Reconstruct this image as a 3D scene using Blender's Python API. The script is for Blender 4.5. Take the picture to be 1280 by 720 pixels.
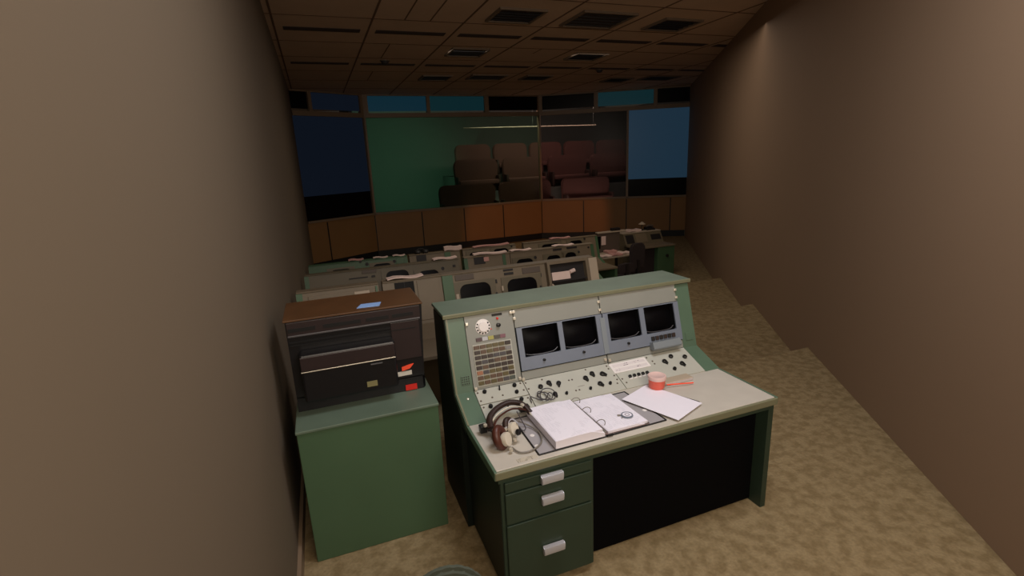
import bpy, bmesh, math, random
from mathutils import Matrix, Vector
random.seed(7)
for o in list(bpy.data.objects): bpy.data.objects.remove(o)
sc = bpy.context.scene
COL = sc.collection

# ------------------------------------------------------------------ camera
cam = bpy.data.cameras.new('camera'); cam.sensor_width = 36; cam.lens = 629.463/1280*36
cam.clip_start = 0.05; cam.clip_end = 100
co = bpy.data.objects.new('camera', cam); COL.objects.link(co)
def cam_matrix(yaw, pi, ro, pos):
    fw = Vector((math.sin(yaw)*math.cos(pi), math.cos(yaw)*math.cos(pi), math.sin(pi)))
    r = Vector((math.cos(yaw), -math.sin(yaw), 0)); u = r.cross(fw)
    r2 = r*math.cos(ro)+u*math.sin(ro); u2 = -r*math.sin(ro)+u*math.cos(ro)
    m = Matrix((r2, u2, -fw)).transposed().to_4x4(); m.translation = pos
    return m
co.matrix_world = cam_matrix(0.3552, -0.2518, -0.0461, (-0.5963, -1.9507, 2.1426))
sc.camera = co

# ------------------------------------------------------------------ world, lights, exposure
w = bpy.data.worlds.new('world'); sc.world = w; w.use_nodes = True
w.node_tree.nodes['Background'].inputs[0].default_value = (.02, .016, .012, 1)
w.node_tree.nodes['Background'].inputs[1].default_value = 1.0
sc.view_settings.view_transform = 'Standard'; sc.view_settings.look = 'None'
sc.view_settings.exposure = 0.0; sc.view_settings.gamma = 1.0; sc.view_settings.use_curve_mapping = False

def area(name, loc, target, sx, sy, power, col):
    l = bpy.data.lights.new(name, 'AREA'); l.shape = 'RECTANGLE'; l.size = sx; l.size_y = sy
    l.energy = power; l.color = col
    o = bpy.data.objects.new(name, l); COL.objects.link(o); o.location = loc
    o.rotation_euler = (Vector(target)-Vector(loc)).to_track_quat('-Z', 'Y').to_euler()
    return o
def spot(name, loc, target, power, col, ang, blend=.4, rad=.1):
    l = bpy.data.lights.new(name, 'SPOT'); l.energy = power; l.color = col; l.spot_size = math.radians(ang)
    l.spot_blend = blend; l.shadow_soft_size = rad
    o = bpy.data.objects.new(name, l); COL.objects.link(o); o.location = loc
    o.rotation_euler = (Vector(target)-Vector(loc)).to_track_quat('-Z', 'Y').to_euler()
    return o
def point(name, loc, power, col, rad=.2):
    l = bpy.data.lights.new(name, 'POINT'); l.energy = power; l.color = col; l.shadow_soft_size = rad
    o = bpy.data.objects.new(name, l); COL.objects.link(o); o.location = loc
    return o
KEY = area('gallery_ceiling_light', (1.0, -.35, 4.1), (1.0, -.2, 0), 1.3, .9, 60, (.93, .955, 1))
FILL = area('added_back_fill', (.4, -3.0, 2.9), (2.5, 9, 2.4), 4.0, 1.2, 150, (1, .86, .70))  # unseen fill added at the back to lift ceiling and walls
ROOM = area('added_room_fill', (3.6, 7.0, 4.1), (3.6, 7.3, 0), 4.5, 5.5, 85, (1, .86, .72))  # added fill over the far rows, no fixture there
WARM = spot('added_reflection_spot', (5.6, 5.5, 4.0), (6.6, 14.6, -.1), 420, (1, .36, .15), 32, .3)  # added spot standing in for the orange reflection on the panelling
GREEN = spot('added_green_spot', (2.5, 15.2, 1.9), (2.3, 19.2, 1.5), 200, (.5, 1, .7), 115, .8, .05)  # added spot behind the pane, makes the screen's green glow
FOOT = area('added_seat_fill_low', (7.3, 15.06, .35), (7.6, 16.2, 1.3), 6, .1, 26, (1, .74, .64))  # added strip hidden behind the panelling, brightens the lowest seats
SEATL = area('added_seat_fill_top', (7.6, 15.2, 3.9), (7.6, 16.8, 1.2), 5, .3, 75, (1, .72, .62))  # added strip so the stand-in seats show through the panes

# ------------------------------------------------------------------ materials
def lin(c):
    return tuple(((v/255)/12.92 if v/255 <= .04045 else ((v/255+.055)/1.055)**2.4) for v in c)
M = {}
def mat(name, rgb, rough=.5, metal=0.0, var=.08, scale=9.0, bump=0.0, spec=.5, emit=None, es=1.0, detail=4):
    m = bpy.data.materials.new(name); m.use_nodes = True; nt = m.node_tree; b = nt.nodes['Principled BSDF']
    c = lin(rgb)
    tc = nt.nodes.new('ShaderNodeTexCoord'); nz = nt.nodes.new('ShaderNodeTexNoise')
    nz.inputs['Scale'].default_value = scale; nz.inputs['Detail'].default_value = detail
    nt.links.new(tc.outputs['Object'], nz.inputs['Vector'])
    mx = nt.nodes.new('ShaderNodeMix'); mx.data_type = 'RGBA'
    mx.inputs['A'].default_value = tuple(v*(1-var) for v in c)+(1,)
    mx.inputs['B'].default_value = tuple(min(1, v*(1+var)) for v in c)+(1,)
    nt.links.new(nz.outputs['Fac'], mx.inputs['Factor']); nt.links.new(mx.outputs['Result'], b.inputs['Base Color'])
    b.inputs['Roughness'].default_value = rough; b.inputs['Metallic'].default_value = metal
    b.inputs['Specular IOR Level'].default_value = spec
    if bump:
        bp = nt.nodes.new('ShaderNodeBump'); bp.inputs['Strength'].default_value = bump; bp.inputs['Distance'].default_value = .01
        nt.links.new(nz.outputs['Fac'], bp.inputs['Height']); nt.links.new(bp.outputs['Normal'], b.inputs['Normal'])
    if emit:
        b.inputs['Emission Color'].default_value = lin(emit)+(1,); b.inputs['Emission Strength'].default_value = es
    M[name] = m
    return m
def glass(name, tint, gloss=.06, rough=.03):
    m = bpy.data.materials.new(name); m.use_nodes = True; nt = m.node_tree; nt.nodes.clear()
    out = nt.nodes.new('ShaderNodeOutputMaterial'); t = nt.nodes.new('ShaderNodeBsdfTransparent'); t.inputs[0].default_value = tint+(1,)
    g = nt.nodes.new('ShaderNodeBsdfGlossy'); g.inputs['Roughness'].default_value = rough; g.inputs[0].default_value = (.9, .9, .9, 1)
    mx = nt.nodes.new('ShaderNodeMixShader'); mx.inputs[0].default_value = gloss
    nt.links.new(t.outputs[0], mx.inputs[1]); nt.links.new(g.outputs[0], mx.inputs[2]); nt.links.new(mx.outputs[0], out.inputs[0])
    M[name] = m
def printed(name, rgb, ink, freq, amount=.5, axis='Y', gap=14.0):
    """paper with faint rows of print: a band wave across, broken up by stretched noise"""
    m = mat(name, rgb, .6, 0, .02, 30); nt = m.node_tree; b = nt.nodes['Principled BSDF']
    tc = nt.nodes.new('ShaderNodeTexCoord'); wv = nt.nodes.new('ShaderNodeTexWave'); wv.bands_direction = axis
    wv.inputs['Scale'].default_value = freq; nt.links.new(tc.outputs['Object'], wv.inputs['Vector'])
    mp = nt.nodes.new('ShaderNodeMapping'); s = [freq*6]*3; s['XYZ'.index(axis)] = freq*.55; mp.inputs['Scale'].default_value = s
    nt.links.new(tc.outputs['Object'], mp.inputs['Vector'])
    nz = nt.nodes.new('ShaderNodeTexNoise'); nz.inputs['Scale'].default_value = 1.0; nt.links.new(mp.outputs[0], nz.inputs['Vector'])
    n2 = nt.nodes.new('ShaderNodeTexNoise'); n2.inputs['Scale'].default_value = gap; nt.links.new(tc.outputs['Object'], n2.inputs['Vector'])
    g1 = nt.nodes.new('ShaderNodeMath'); g1.operation = 'GREATER_THAN'; g1.inputs[1].default_value = .62; nt.links.new(wv.outputs['Fac'], g1.inputs[0])
    g2 = nt.nodes.new('ShaderNodeMath'); g2.operation = 'GREATER_THAN'; g2.inputs[1].default_value = .47; nt.links.new(nz.outputs['Fac'], g2.inputs[0])
    g3 = nt.nodes.new('ShaderNodeMath'); g3.operation = 'GREATER_THAN'; g3.inputs[1].default_value = .5; nt.links.new(n2.outputs['Fac'], g3.inputs[0])
    a = nt.nodes.new('ShaderNodeMath'); a.operation = 'MULTIPLY'; nt.links.new(g1.outputs[0], a.inputs[0]); nt.links.new(g2.outputs[0], a.inputs[1])
    c = nt.nodes.new('ShaderNodeMath'); c.operation = 'MULTIPLY'; nt.links.new(a.outputs[0], c.inputs[0]); nt.links.new(g3.outputs[0], c.inputs[1])
    d = nt.nodes.new('ShaderNodeMath'); d.operation = 'MULTIPLY'; d.inputs[1].default_value = amount; nt.links.new(c.outputs[0], d.inputs[0])
    mx = nt.nodes.new('ShaderNodeMix'); mx.data_type = 'RGBA'; mx.inputs['A'].default_value = lin(rgb)+(1,); mx.inputs['B'].default_value = lin(ink)+(1,)
    nt.links.new(d.outputs[0], mx.inputs['Factor']); nt.links.new(mx.outputs['Result'], b.inputs['Base Color'])
    return m

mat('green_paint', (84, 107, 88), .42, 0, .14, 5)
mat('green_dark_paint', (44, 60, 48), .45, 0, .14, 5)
mat('green_lid', (97, 113, 98), .4, 0, .22, 6)
mat('cabinet_green', (72, 98, 72), .45, 0, .10, 3)
mat('lip', (118, 118, 94), .4, 0, .1, 8)
mat('panel_beige', (136, 137, 130), .5, 0, .06, 7)
mat('panel_cream', (176, 176, 166), .5, 0, .06, 7)
mat('bezel_grey', (116, 124, 138), .45, .1, .07, 7)
mat('bezel_light', (128, 136, 142), .4, .1, .07, 7)
mat('desk_cream', (190, 184, 174), .45, 0, .10, 9)
mat('seam', (40, 38, 34), .8)
mat('mat_grey', (160, 156, 160), .5, 0, .07, 6)
mat('rubber', (18, 17, 17), .6)
mat('knob', (16, 16, 17), .35)
mat('knob_soft', (34, 32, 30), .5)
mat('screw', (150, 146, 132), .35, .6)
mat('clip', (214, 206, 190), .3, .5)
mat('chrome', (190, 190, 198), .32, .35)
mat('crt', (10, 9, 11), .4, 0, .05, 4, spec=.05)
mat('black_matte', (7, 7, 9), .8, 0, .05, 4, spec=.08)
mat('side_shade', (26, 34, 29), .5, 0, .15, 5, spec=.25)  # near-black, shade of the side faces put into the colour
mat('crt_rim', (78, 76, 78), .35)
mat('black', (12, 12, 14), .5)
mat('black_plastic', (17, 16, 19), .38, 0, .1, 5)
mat('brown_dark_plastic', (44, 33, 33), .4, 0, .15, 6)
mat('wood_top', (86, 56, 30), .45, 0, .25, 8)
mat('white', (226, 220, 218), .45)
mat('white_label', (205, 200, 190), .5)
mat('olive_label', (128, 122, 84), .5)
mat('orange', (255, 84, 52), .6, emit=(255, 70, 40), es=.0)
mat('red', (205, 36, 26), .6)
mat('blue_glow', (140, 176, 232), .5)
mat('paper', (236, 232, 244), .6, 0, .02, 20)
printed('print_page', (236, 232, 244), (120, 120, 140), 26, .2, 'Y', 9)
printed('print_label', (214, 206, 206), (90, 70, 90), 22, .8, 'Y', 20)
printed('print_small', (188, 180, 164), (70, 60, 55), 50, .9, 'Y', 25)
mat('paper_edge', (196, 186, 186), .7, 0, .2, 60)
mat('cover', (120, 100, 96), .5)
mat('leather', (74, 36, 25), .45, 0, .25, 25, bump=.3)
mat('leather_dark', (46, 28, 22), .5, 0, .25, 25, bump=.3)
mat('ivory', (208, 200, 184), .4)
mat('cord_grey', (118, 112, 104), .5)
mat('cord_dark', (58, 52, 58), .5)
mat('cup_red', (222, 96, 74), .4, 0, .06, 9)
mat('cup_white', (222, 190, 184), .35)
mat('fabric_chair', (64, 70, 60), .9, 0, .15, 60)
mat('far_beige', (116, 102, 82), .55, 0, .12, 5)
mat('far_beige2', (100, 90, 70), .55, 0, .12, 5)
mat('far_green', (66, 96, 66), .5, 0, .12, 5)
mat('far_pale', (176, 160, 140), .55, 0, .08, 5)
mat('far_screen', (9, 8, 11), .4, spec=.08)
mat('far_grille', (88, 76, 66), .6)
mat('far_dark', (26, 20, 20), .6)
mat('far_paper', (226, 200, 190), .7)
mat('far_pink', (196, 146, 138), .7)
mat('far_seat', (44, 34, 34), .85, 0, .1, 9)
mat('theatre_fabric', (104, 68, 62), .9, 0, .15, 9)
mat('theatre_arm', (60, 40, 34), .6)
mat('wall_panel', (138, 100, 58), .6, 0, .10, 1.6)
mat('wall_frame', (128, 108, 88), .5, 0, .08, 2)
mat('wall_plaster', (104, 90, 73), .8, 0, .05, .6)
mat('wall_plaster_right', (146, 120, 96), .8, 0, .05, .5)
mat('chamber', (96, 98, 94), .9, spec=.1)
mat('ceiling', (196, 168, 144), .85, 0, .10, 3, bump=.1)
mat('ceiling_line', (104, 78, 58), .9)
mat('slot', (66, 54, 48), .8)
mat('vent_dark', (16, 15, 22), .6)
mat('vent_grey', (44, 42, 44), .6)
mat('vent_rim', (112, 96, 80), .6)
mat('screen_blue', (10, 16, 20), .3, emit=(30, 50, 66), es=.8, spec=.1)
mat('win_teal', (10, 16, 20), .3, emit=(14, 42, 54), es=.8, spec=.1)
mat('win_teal_green', (10, 18, 18), .3, emit=(13, 40, 45), es=.8, spec=.1)
mat('win_dark', (12, 11, 14), .3, spec=.1)
mat('win_navy', (12, 16, 26), .25, emit=(14, 20, 30), es=.8, spec=.1)
glass('screen_glass', (.62, .76, .68), .002, .2)
glass('screen_glass_dark', (.60, .60, .60), .002, .2)
# carpet
m = mat('carpet', (148, 130, 98), .95, 0, .30, 60, bump=.5, spec=.15, detail=8)
nt = m.node_tree; tc = nt.nodes.new('ShaderNodeTexCoord'); nb = nt.nodes.new('ShaderNodeTexNoise'); nb.inputs['Scale'].default_value = 14
nt.links.new(tc.outputs['Object'], nb.inputs['Vector']); b = nt.nodes['Principled BSDF']; src = b.inputs['Base Color'].links[0].from_socket
hm = nt.nodes.new('ShaderNodeMix'); hm.data_type = 'RGBA'; hm.blend_type = 'MULTIPLY'; hm.inputs['Factor'].default_value = .6
rp = nt.nodes.new('ShaderNodeValToRGB'); rp.color_ramp.elements[0].position = .38; rp.color_ramp.elements[0].color = (.55, .5, .42, 1)
rp.color_ramp.elements[1].position = .6; nt.links.new(nb.outputs['Fac'], rp.inputs[0])
nt.links.new(src, hm.inputs['A']); nt.links.new(rp.outputs[0], hm.inputs['B']); nt.links.new(hm.outputs['Result'], b.inputs['Base Color'])

# ------------------------------------------------------------------ geometry helpers
I4 = Matrix.Identity(4)
class MB:
    def __init__(s): s.bm = bmesh.new()
    def face(s, pts, T=I4):
        vs = [s.bm.verts.new(T @ Vector(p)) for p in pts]
        try: return s.bm.faces.new(vs)
        except ValueError: return None
    def box(s, x0, x1, y0, y1, z0, z1, T=I4, bev=0.0):
        r = bmesh.ops.create_cube(s.bm, size=1)
        vs = r['verts']
        for v in vs: v.co = Vector((x0+(v.co.x+.5)*(x1-x0), y0+(v.co.y+.5)*(y1-y0), z0+(v.co.z+.5)*(z1-z0)))
        if bev:
            es = list({e for v in vs for e in v.link_edges})
            rr = bmesh.ops.bevel(s.bm, geom=es, offset=bev, segments=2, profile=.5, affect='EDGES')
            vs = list({v for f in rr['faces'] for v in f.verts} | {v for v in vs if v.is_valid})
        for v in vs: v.co = T @ v.co
        return s
    def prism(s, prof, x0, x1, T=I4, ax='x'):
        n = len(prof)
        f = (lambda t, a: (t, a[0], a[1])) if ax == 'x' else ((lambda t, a: (a[0], a[1], t)) if ax == 'z' else (lambda t, a: (a[0], t, a[1])))
        A = [s.bm.verts.new(T @ Vector(f(x0, a))) for a in prof]; B = [s.bm.verts.new(T @ Vector(f(x1, a))) for a in prof]
        s.bm.faces.new(A[::-1]); s.bm.faces.new(B)
        for i in range(n): s.bm.faces.new((A[i], A[(i+1) % n], B[(i+1) % n], B[i]))
        return s
    def lathe(s, prof, T=I4, seg=20, sx=1.0, sy=1.0):
        """prof: (radius, height) along local z"""
        rings = []
        for r, h in prof:
            if r < 1e-6: rings.append([s.bm.verts.new(T @ Vector((0, 0, h)))])
            else: rings.append([s.bm.verts.new(T @ Vector((r*sx*math.cos(2*math.pi*i/seg), r*sy*math.sin(2*math.pi*i/seg), h))) for i in range(seg)])
        for a, b in zip(rings, rings[1:]):
            for i in range(seg):
                j = (i+1) % seg
                if len(a) == 1 and len(b) == 1: continue
                if len(a) == 1: s.bm.faces.new((a[0], b[i], b[j]))
                elif len(b) == 1: s.bm.faces.new((a[i], b[0], a[j]))
                else: s.bm.faces.new((a[i], a[j], b[j], b[i]))
        return s
    def cyl(s, r, h0, h1, T=I4, seg=16):
        return s.lathe([(0, h0), (r, h0), (r, h1), (0, h1)], T, seg)
    def tube(s, pts, r, seg=8, closed=False, sub=4, flat=1.0):
        P = [Vector(p) for p in pts]
        if sub > 1:
            Q = []; n = len(P); rng = n if closed else n-1
            for i in range(rng):
                g = (lambda k: P[k % n]) if closed else (lambda k: P[max(0, min(n-1, k))])
                a, b, c, d = g(i-1), g(i), g(i+1), g(i+2)
                for k in range(sub):
                    t = k/sub
                    Q.append(.5*((2*b)+(c-a)*t+(2*a-5*b+4*c-d)*t*t+(3*b-a-3*c+d)*t**3))
            if not closed: Q.append(P[-1])
            P = Q
        n = len(P); rings = []; up = None
        for i in range(n):
            d = (P[(i+1) % n]-P[i-1]) if closed else (P[min(n-1, i+1)]-P[max(0, i-1)])
            d.normalize()
            if up is None: up = d.orthogonal().normalized()
            up = (up-d*up.dot(d)); up = up.normalized() if up.length > 1e-6 else d.orthogonal().normalized()
            sd = d.cross(up)
            rings.append([s.bm.verts.new(P[i]+up*r*math.cos(2*math.pi*k/seg)+sd*r*flat*math.sin(2*math.pi*k/seg)) for k in range(seg)])
        m = n if closed else n-1
        for i in range(m):
            a, b = rings[i], rings[(i+1) % n]
            for k in range(seg): s.bm.faces.new((a[k], a[(k+1) % seg], b[(k+1) % seg], b[k]))
        if not closed: s.bm.faces.new(rings[0][::-1]); s.bm.faces.new(rings[-1])
        return s
    def frame(s, o, h, r, n0, n1, T=I4, k=5, lipn=None):
        """plate with a rounded rectangular hole. o=(x0,x1,v0,v1), h the same for the hole"""
        x0, x1, v0, v1 = h; X0, X1, V0, V1 = o
        loop = []
        for cx, cv, a0, C in ((x1-r, v1-r, 0, (X1, V1)), (x0+r, v1-r, 90, (X0, V1)), (x0+r, v0+r, 180, (X0, V0)), (x1-r, v0+r, 270, (X1, V0))):
            for i in range(k+1):
                a = math.radians(a0+90*i/k); loop.append(((cx+r*math.cos(a), cv+r*math.sin(a)), C))
        N = len(loop)
        def ring(z): return [s.bm.verts.new(T @ Vector((p[0], p[1], z))) for p, _ in loop]
        hi, lo = ring(n1), ring(n0)
        co_ = {}
        for _, C in loop:
            if C not in co_: co_[C] = (s.bm.verts.new(T @ Vector((C[0], C[1], n1))), s.bm.verts.new(T @ Vector((C[0], C[1], n0))))
        for i in range(N):
            j = (i+1) % N; a, b = co_[loop[i][1]], co_[loop[j][1]]
            if a is b: s.bm.faces.new((hi[i], a[0], hi[j]))
            else: s.bm.faces.new((hi[i], a[0], b[0], hi[j]))
            s.bm.faces.new((hi[i], hi[j], lo[j], lo[i]))
        cs = [co_[C] for C in ((X1, V1), (X0, V1), (X0, V0), (X1, V0))]
        for i in range(4):
            a, b = cs[i], cs[(i+1) % 4]; s.bm.faces.new((a[0], a[1], b[1], b[0]))
        return s
    def bulge(s, x0, x1, v0, v1, n, d, T=I4, k=8):
        """convex picture tube face"""
        g = [[s.bm.verts.new(T @ Vector((x0+(x1-x0)*i/k, v0+(v1-v0)*j/k, n+d*(1-(2*i/k-1)**2)*(1-(2*j/k-1)**2)))) for j in range(k+1)] for i in range(k+1)]
        for i in range(k):
            for j in range(k): s.bm.faces.new((g[i][j], g[i+1][j], g[i+1][j+1], g[i][j+1]))
        return s
ORG = {}
def obj(name, mb, m, parent=None, smooth=False):
    bm = mb.bm
    off = ORG.get(parent.name, Vector()) if parent else Vector()
    bmesh.ops.recalc_face_normals(bm, faces=bm.faces)
    for v in bm.verts: v.co -= off
    me = bpy.data.meshes.new(name); bm.to_mesh(me); bm.free()
    me.materials.append(M[m])
    o = bpy.data.objects.new(name, me); COL.objects.link(o)
    if smooth:
        for p_ in me.polygons: p_.use_smooth = True
        try: me.set_sharp_from_angle(angle=math.radians(40))
        except Exception: pass
    if parent: o.parent = parent; ORG[o.name] = off
    return o
def centre(o):
    """put the origin of a one-mesh thing at its base"""
    me = o.data; c = Vector((0, 0, 0))
    for v in me.vertices: c += v.co
    c /= len(me.vertices); c.z = min(v.co.z for v in me.vertices)
    for v in me.vertices: v.co -= c
    o.location = c
    return o
def tag(o, label, cat, group=None):
    o['label'] = label; o['category'] = cat
    if group: o['group'] = group
    return o
def thing(name, label, cat, loc=(0, 0, 0), group=None):
    o = bpy.data.objects.new(name, None); o.empty_display_size = .1; COL.objects.link(o); o.location = loc
    ORG[o.name] = Vector(loc)
    return tag(o, label, cat, group)
def struct(name, mb, m, parent=None):
    o = obj(name, mb, m, parent)
    if not parent: o['kind'] = 'structure'
    return o
def copy_tree(o, parent=None):
    c = o.copy(); COL.objects.link(c)
    if parent: c.parent = parent
    for ch in list(o.children): copy_tree(ch, c)
    return c
def frm(o, x, v):
    """local frame: columns x, v, n"""
    x = Vector(x).normalized(); v = Vector(v).normalized(); n = x.cross(v)
    T = Matrix((x, v, n)).transposed().to_4x4(); T.translation = Vector(o); return T
def tr(x, y, z): return Matrix.Translation((x, y, z))

# ------------------------------------------------------------------ room shell
CE = 4.2
A = Vector((1.02, 14.65)); B = Vector((6.95, 14.90)); Cc = Vector((11.30, 12.40)); L0 = Vector((-.95, 13.55))
FLOORS = [(-3.2, 1.75, 0.0), (1.75, 3.85, -.25), (3.85, 6.25, -.52), (6.25, 15.2, -.78)]
def wx(y):                              # right wall x at depth y
    a, b_ = Vector((2.35, -1.0)), Vector((11.30, 12.40))
    return 2.35 if y < -1 else a.x+(b_.x-a.x)*(y-a.y)/(b_.y-a.y)
mb = MB()
for y0, y1, z in FLOORS:
    mb.box(-.95, 11.4, y0, y1, z-.4, z)
struct('floor', mb, 'carpet')
struct('ceiling', MB().box(-1.1, 12, -3.3, 19.5, CE, CE+.1), 'ceiling')
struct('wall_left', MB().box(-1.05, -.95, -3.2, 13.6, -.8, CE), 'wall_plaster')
struct('wall_back', MB().box(-1.05, 2.5, -3.3, -3.2, -.4, CE), 'wall_plaster')
mb = MB(); mb.box(2.35, 2.45, -3.2, -1, -.8, CE)
d = (Cc-Vector((2.35, -1.0))); n = Vector((d.y, -d.x)).normalized()*.1
mb.prism([(2.35, -1.0), (2.35+n.x, -1.0+n.y), (Cc.x+n.x, Cc.y+n.y), (Cc.x, Cc.y)], -.8, CE, ax='z')
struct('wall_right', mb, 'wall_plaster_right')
mb = MB(); mb.box(-.95, -.93, -3.2, 1.75, 0, .10); mb.box(-.95, -.93, 1.75, 3.85, -.25, -.15); mb.box(-.95, -.93, 3.85, 6.25, -.52, -.42); mb.box(-.95, -.93, 6.25, 13.5, -.78, -.68)
struct('baseboard_left', mb, 'wall_frame')
# ceiling joints and slots
mb = MB()
GX = [.49-1.36, .49, 1.86, 3.22, 4.56, 5.92, 7.28, 8.64, 10.0]
for x in GX: mb.box(x-.014, x+.014, 2.2, 14.9, CE-.006, CE+.01)
for y in (6.27, 7.85, 9.15, 10.65, 12.0, 13.4, 4.9, 3.5): mb.box(-.95, 11.2, y-.012, y+.012, CE-.005, CE+.01)
for x, y0, y1 in ((.9+.05, 3.5, 6.27), (1.33, 3.5, 6.27), (.95, 7.85, 9.15), (.95, 10.65, 12), (3.9, 7.85, 8.3)): mb.box(x-.01, x+.01, y0, y1, CE-.004, CE+.01)
struct('trim_1', mb, 'ceiling_line')
mb = MB()
for y in (7.02, 9.78):
    for a, b_ in zip(GX, GX[1:]): mb.box(a+.12, b_-.12, y-.10, y+.10, CE-.008, CE+.01)
struct('trim_2', mb, 'slot')

def facet(P, Q):
    d = Q-P; L = d.length
    return frm((P.x, P.y, 0), (d.x, d.y, 0), (0, 0, 1)), L       # local x along, v up, n to the room
Tm, Lm = facet(A, B); Tr, Lr = facet(B, Cc); Tl, Ll = facet(L0, A)
# lower panelling with joints
PT = .60
for nm, T, L, zb, seams in (('wall_front', Tm, Lm, -.56, (1.52, 2.98, 4.42)), ('wall_front_right', Tr, Lr, -.56, (1.5, 3.0, 4.5)), ('wall_front_left', Tl, Ll, -.56, (.5,))):
    mb = MB(); mb.box(0, L, zb, PT, -.12, 0, T); struct(nm, mb, 'wall_panel')
for i, (T, L, seams) in enumerate(((Tm, Lm, (0, 1.52, 2.98, 4.42, Lm)), (Tr, Lr, (1.5, 3.0, 4.5)), (Tl, Ll, (.6,)))):
    mb = MB()
    for s_ in seams: mb.box(s_-.018, s_+.018, -.56, PT-.03, -.01, .006, T)
    mb.box(0, L, -.80, -.56, -.12, -.03, T)
    struct('baseboard_front' if i == 0 else ('baseboard_front_right' if i == 1 else 'baseboard_front_left'), mb, 'black')
# rails, mullions
mb = MB()
for T, L in ((Tm, Lm), (Tr, Lr), (Tl, Ll)):
    mb.box(0, L, PT, PT+.06, -.10, .05, T)
    mb.box(0, L, 3.53, 3.66, -.10, .04, T)
    mb.box(0, L, 4.16, CE, -.10, .04, T)
for T, xs in ((Tm, ((0, .05), (Lm-.03, Lm))), (Tr, ((0, .04), (2.98, 3.05))), (Tl, ((Ll-.04, Ll),))):
    for a, b_ in xs: mb.box(a, b_, PT, 3.6, -.10, .05, T)
for T, xs in ((Tm, ((0, .16), (1.97, 2.08), (3.92, 4.07), (Lm-.05, Lm))), (Tr, ((0, .12), (1.88, 2.02), (3.85, 3.97))), (Tl, ((Ll-.1, Ll), (.5, .6)))):
    for a, b_ in xs: mb.box(a, b_, 3.6, 4.18, -.10, .045, T)
struct('trim_3', mb, 'wall_frame')
panes = [(Tm, .16, 1.97, 'win_teal'), (Tm, 2.08, 3.92, 'win_teal_green'), (Tm, 4.07, Lm-.05, 'win_dark'), (Tr, .12, 1.88, 'win_dark'), (Tr, 2.02, 3.85, 'win_teal_green'), (Tr, 3.97, Lr, 'win_dark'), (Tl, .6, Ll-.1, 'win_navy'), (Tl, 0, .5, 'win_dark')]
k = 1
for T, a, b_, m_ in panes:
    struct('window_%d' % k, MB().box(a, b_, 3.72, 4.16, -.06, -.03, T), m_); k += 1
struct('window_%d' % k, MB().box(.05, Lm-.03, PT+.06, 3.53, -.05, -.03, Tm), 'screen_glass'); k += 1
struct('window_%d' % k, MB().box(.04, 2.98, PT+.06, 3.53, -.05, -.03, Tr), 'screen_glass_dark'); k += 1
struct('window_%d' % k, MB().box(3.05, Lr, 1.25, 3.53, -.05, -.02, Tr), 'screen_blue'); k += 1
struct('window_%d' % k, MB().box(3.05, Lr, PT+.06, 1.25, -.06, -.03, Tr), 'win_dark'); k += 1
struct('window_%d' % k, MB().box(0, Ll-.04, 1.35, 3.53, -.05, -.03, Tl), 'win_navy'); k += 1
struct('window_%d' % k, MB().box(0, Ll-.04, PT+.06, 1.35, -.05, -.03, Tl), 'win_dark'); k += 1
# added chamber behind the big panes for the stand-in seats: tiered floor and dark walls
mb = MB(); mb.box(.6, 13.5, 19.2, 19.3, -.8, CE); mb.box(.6, .7, 14.75, 19.2, -.8, CE); mb.box(13.4, 13.5, 11, 19.2, -.8, CE)
mb.prism([(11.45, 12.35), (13.5, 11.0), (13.5, 11.1), (11.5, 12.45)], -.8, CE, ax='z')
struct('wall_added_chamber', mb, 'chamber')
mb = MB(); mb.box(.7, 13.4, 14.98, 19.2, -.9, -.6); mb.box(3.3, 13.4, 14.98, 16.0, -.6, .15); mb.box(4.1, 13.4, 16.0, 17.05, -.6, 1.0); mb.box(4.4, 13.4, 17.05, 19.2, -.6, 1.55)
struct('floor_added_chamber', mb, 'chamber')

# ------------------------------------------------------------------ ceiling fixtures
def vent(x, y, dark, label, sx=.66, sy=.62):
    t = thing('ceiling_vent', label, 'vent', (x, y, CE-.02), 'square vents in the tiled ceiling')
    fr = MB(); T = frm((x, y, CE-.02), (1, 0, 0), (0, -1, 0))
    fr.frame((-sx/2-.04, sx/2+.04, -sy/2-.04, sy/2+.04), (-sx/2, sx/2, -sy/2, sy/2), .005, -.02, .012, T)
    obj('frame', fr, 'vent_rim', t)
    mb = MB(); mb.box(x-sx/2, x+sx/2, y-sy/2, y+sy/2, CE-.012, CE-.002)
    for i in range(5): mb.box(x-sx/2, x+sx/2, y-sy/2+sy*(i+.5)/5-.008, y-sy/2+sy*(i+.5)/5+.008, CE-.024, CE-.012)
    obj('grille', mb, 'vent_dark' if dark else 'vent_grey', t)
vent(2.50, 5.70, 1, 'black square ceiling vent, left one of the nearest row of three')
vent(3.88, 5.68, 0, 'grey square ceiling vent between two black ones in the nearest row', .86, .78)
vent(5.32, 5.72, 1, 'black ceiling vent at the right end of the nearest row of three')
vent(2.50, 8.32, 1, 'black ceiling vent left of centre in the second row back')
vent(5.18, 8.40, 1, 'black ceiling vent right of centre in the second row back')
vent(2.55, 11.40, 1, 'small dark ceiling vent farthest left in the back row')
vent(3.85, 11.20, 0, 'grey ceiling vent, second from left in the back row', .86)
vent(5.22, 11.20, 1, 'dark ceiling vent in the back row above the corner of the front wall')
vent(7.85, 11.40, 1, 'tiny black ceiling vent near the right side of the back row')
vent(9.0, 11.0, 0, 'grey ceiling vent farthest right, above the blue high window', .95)
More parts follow.
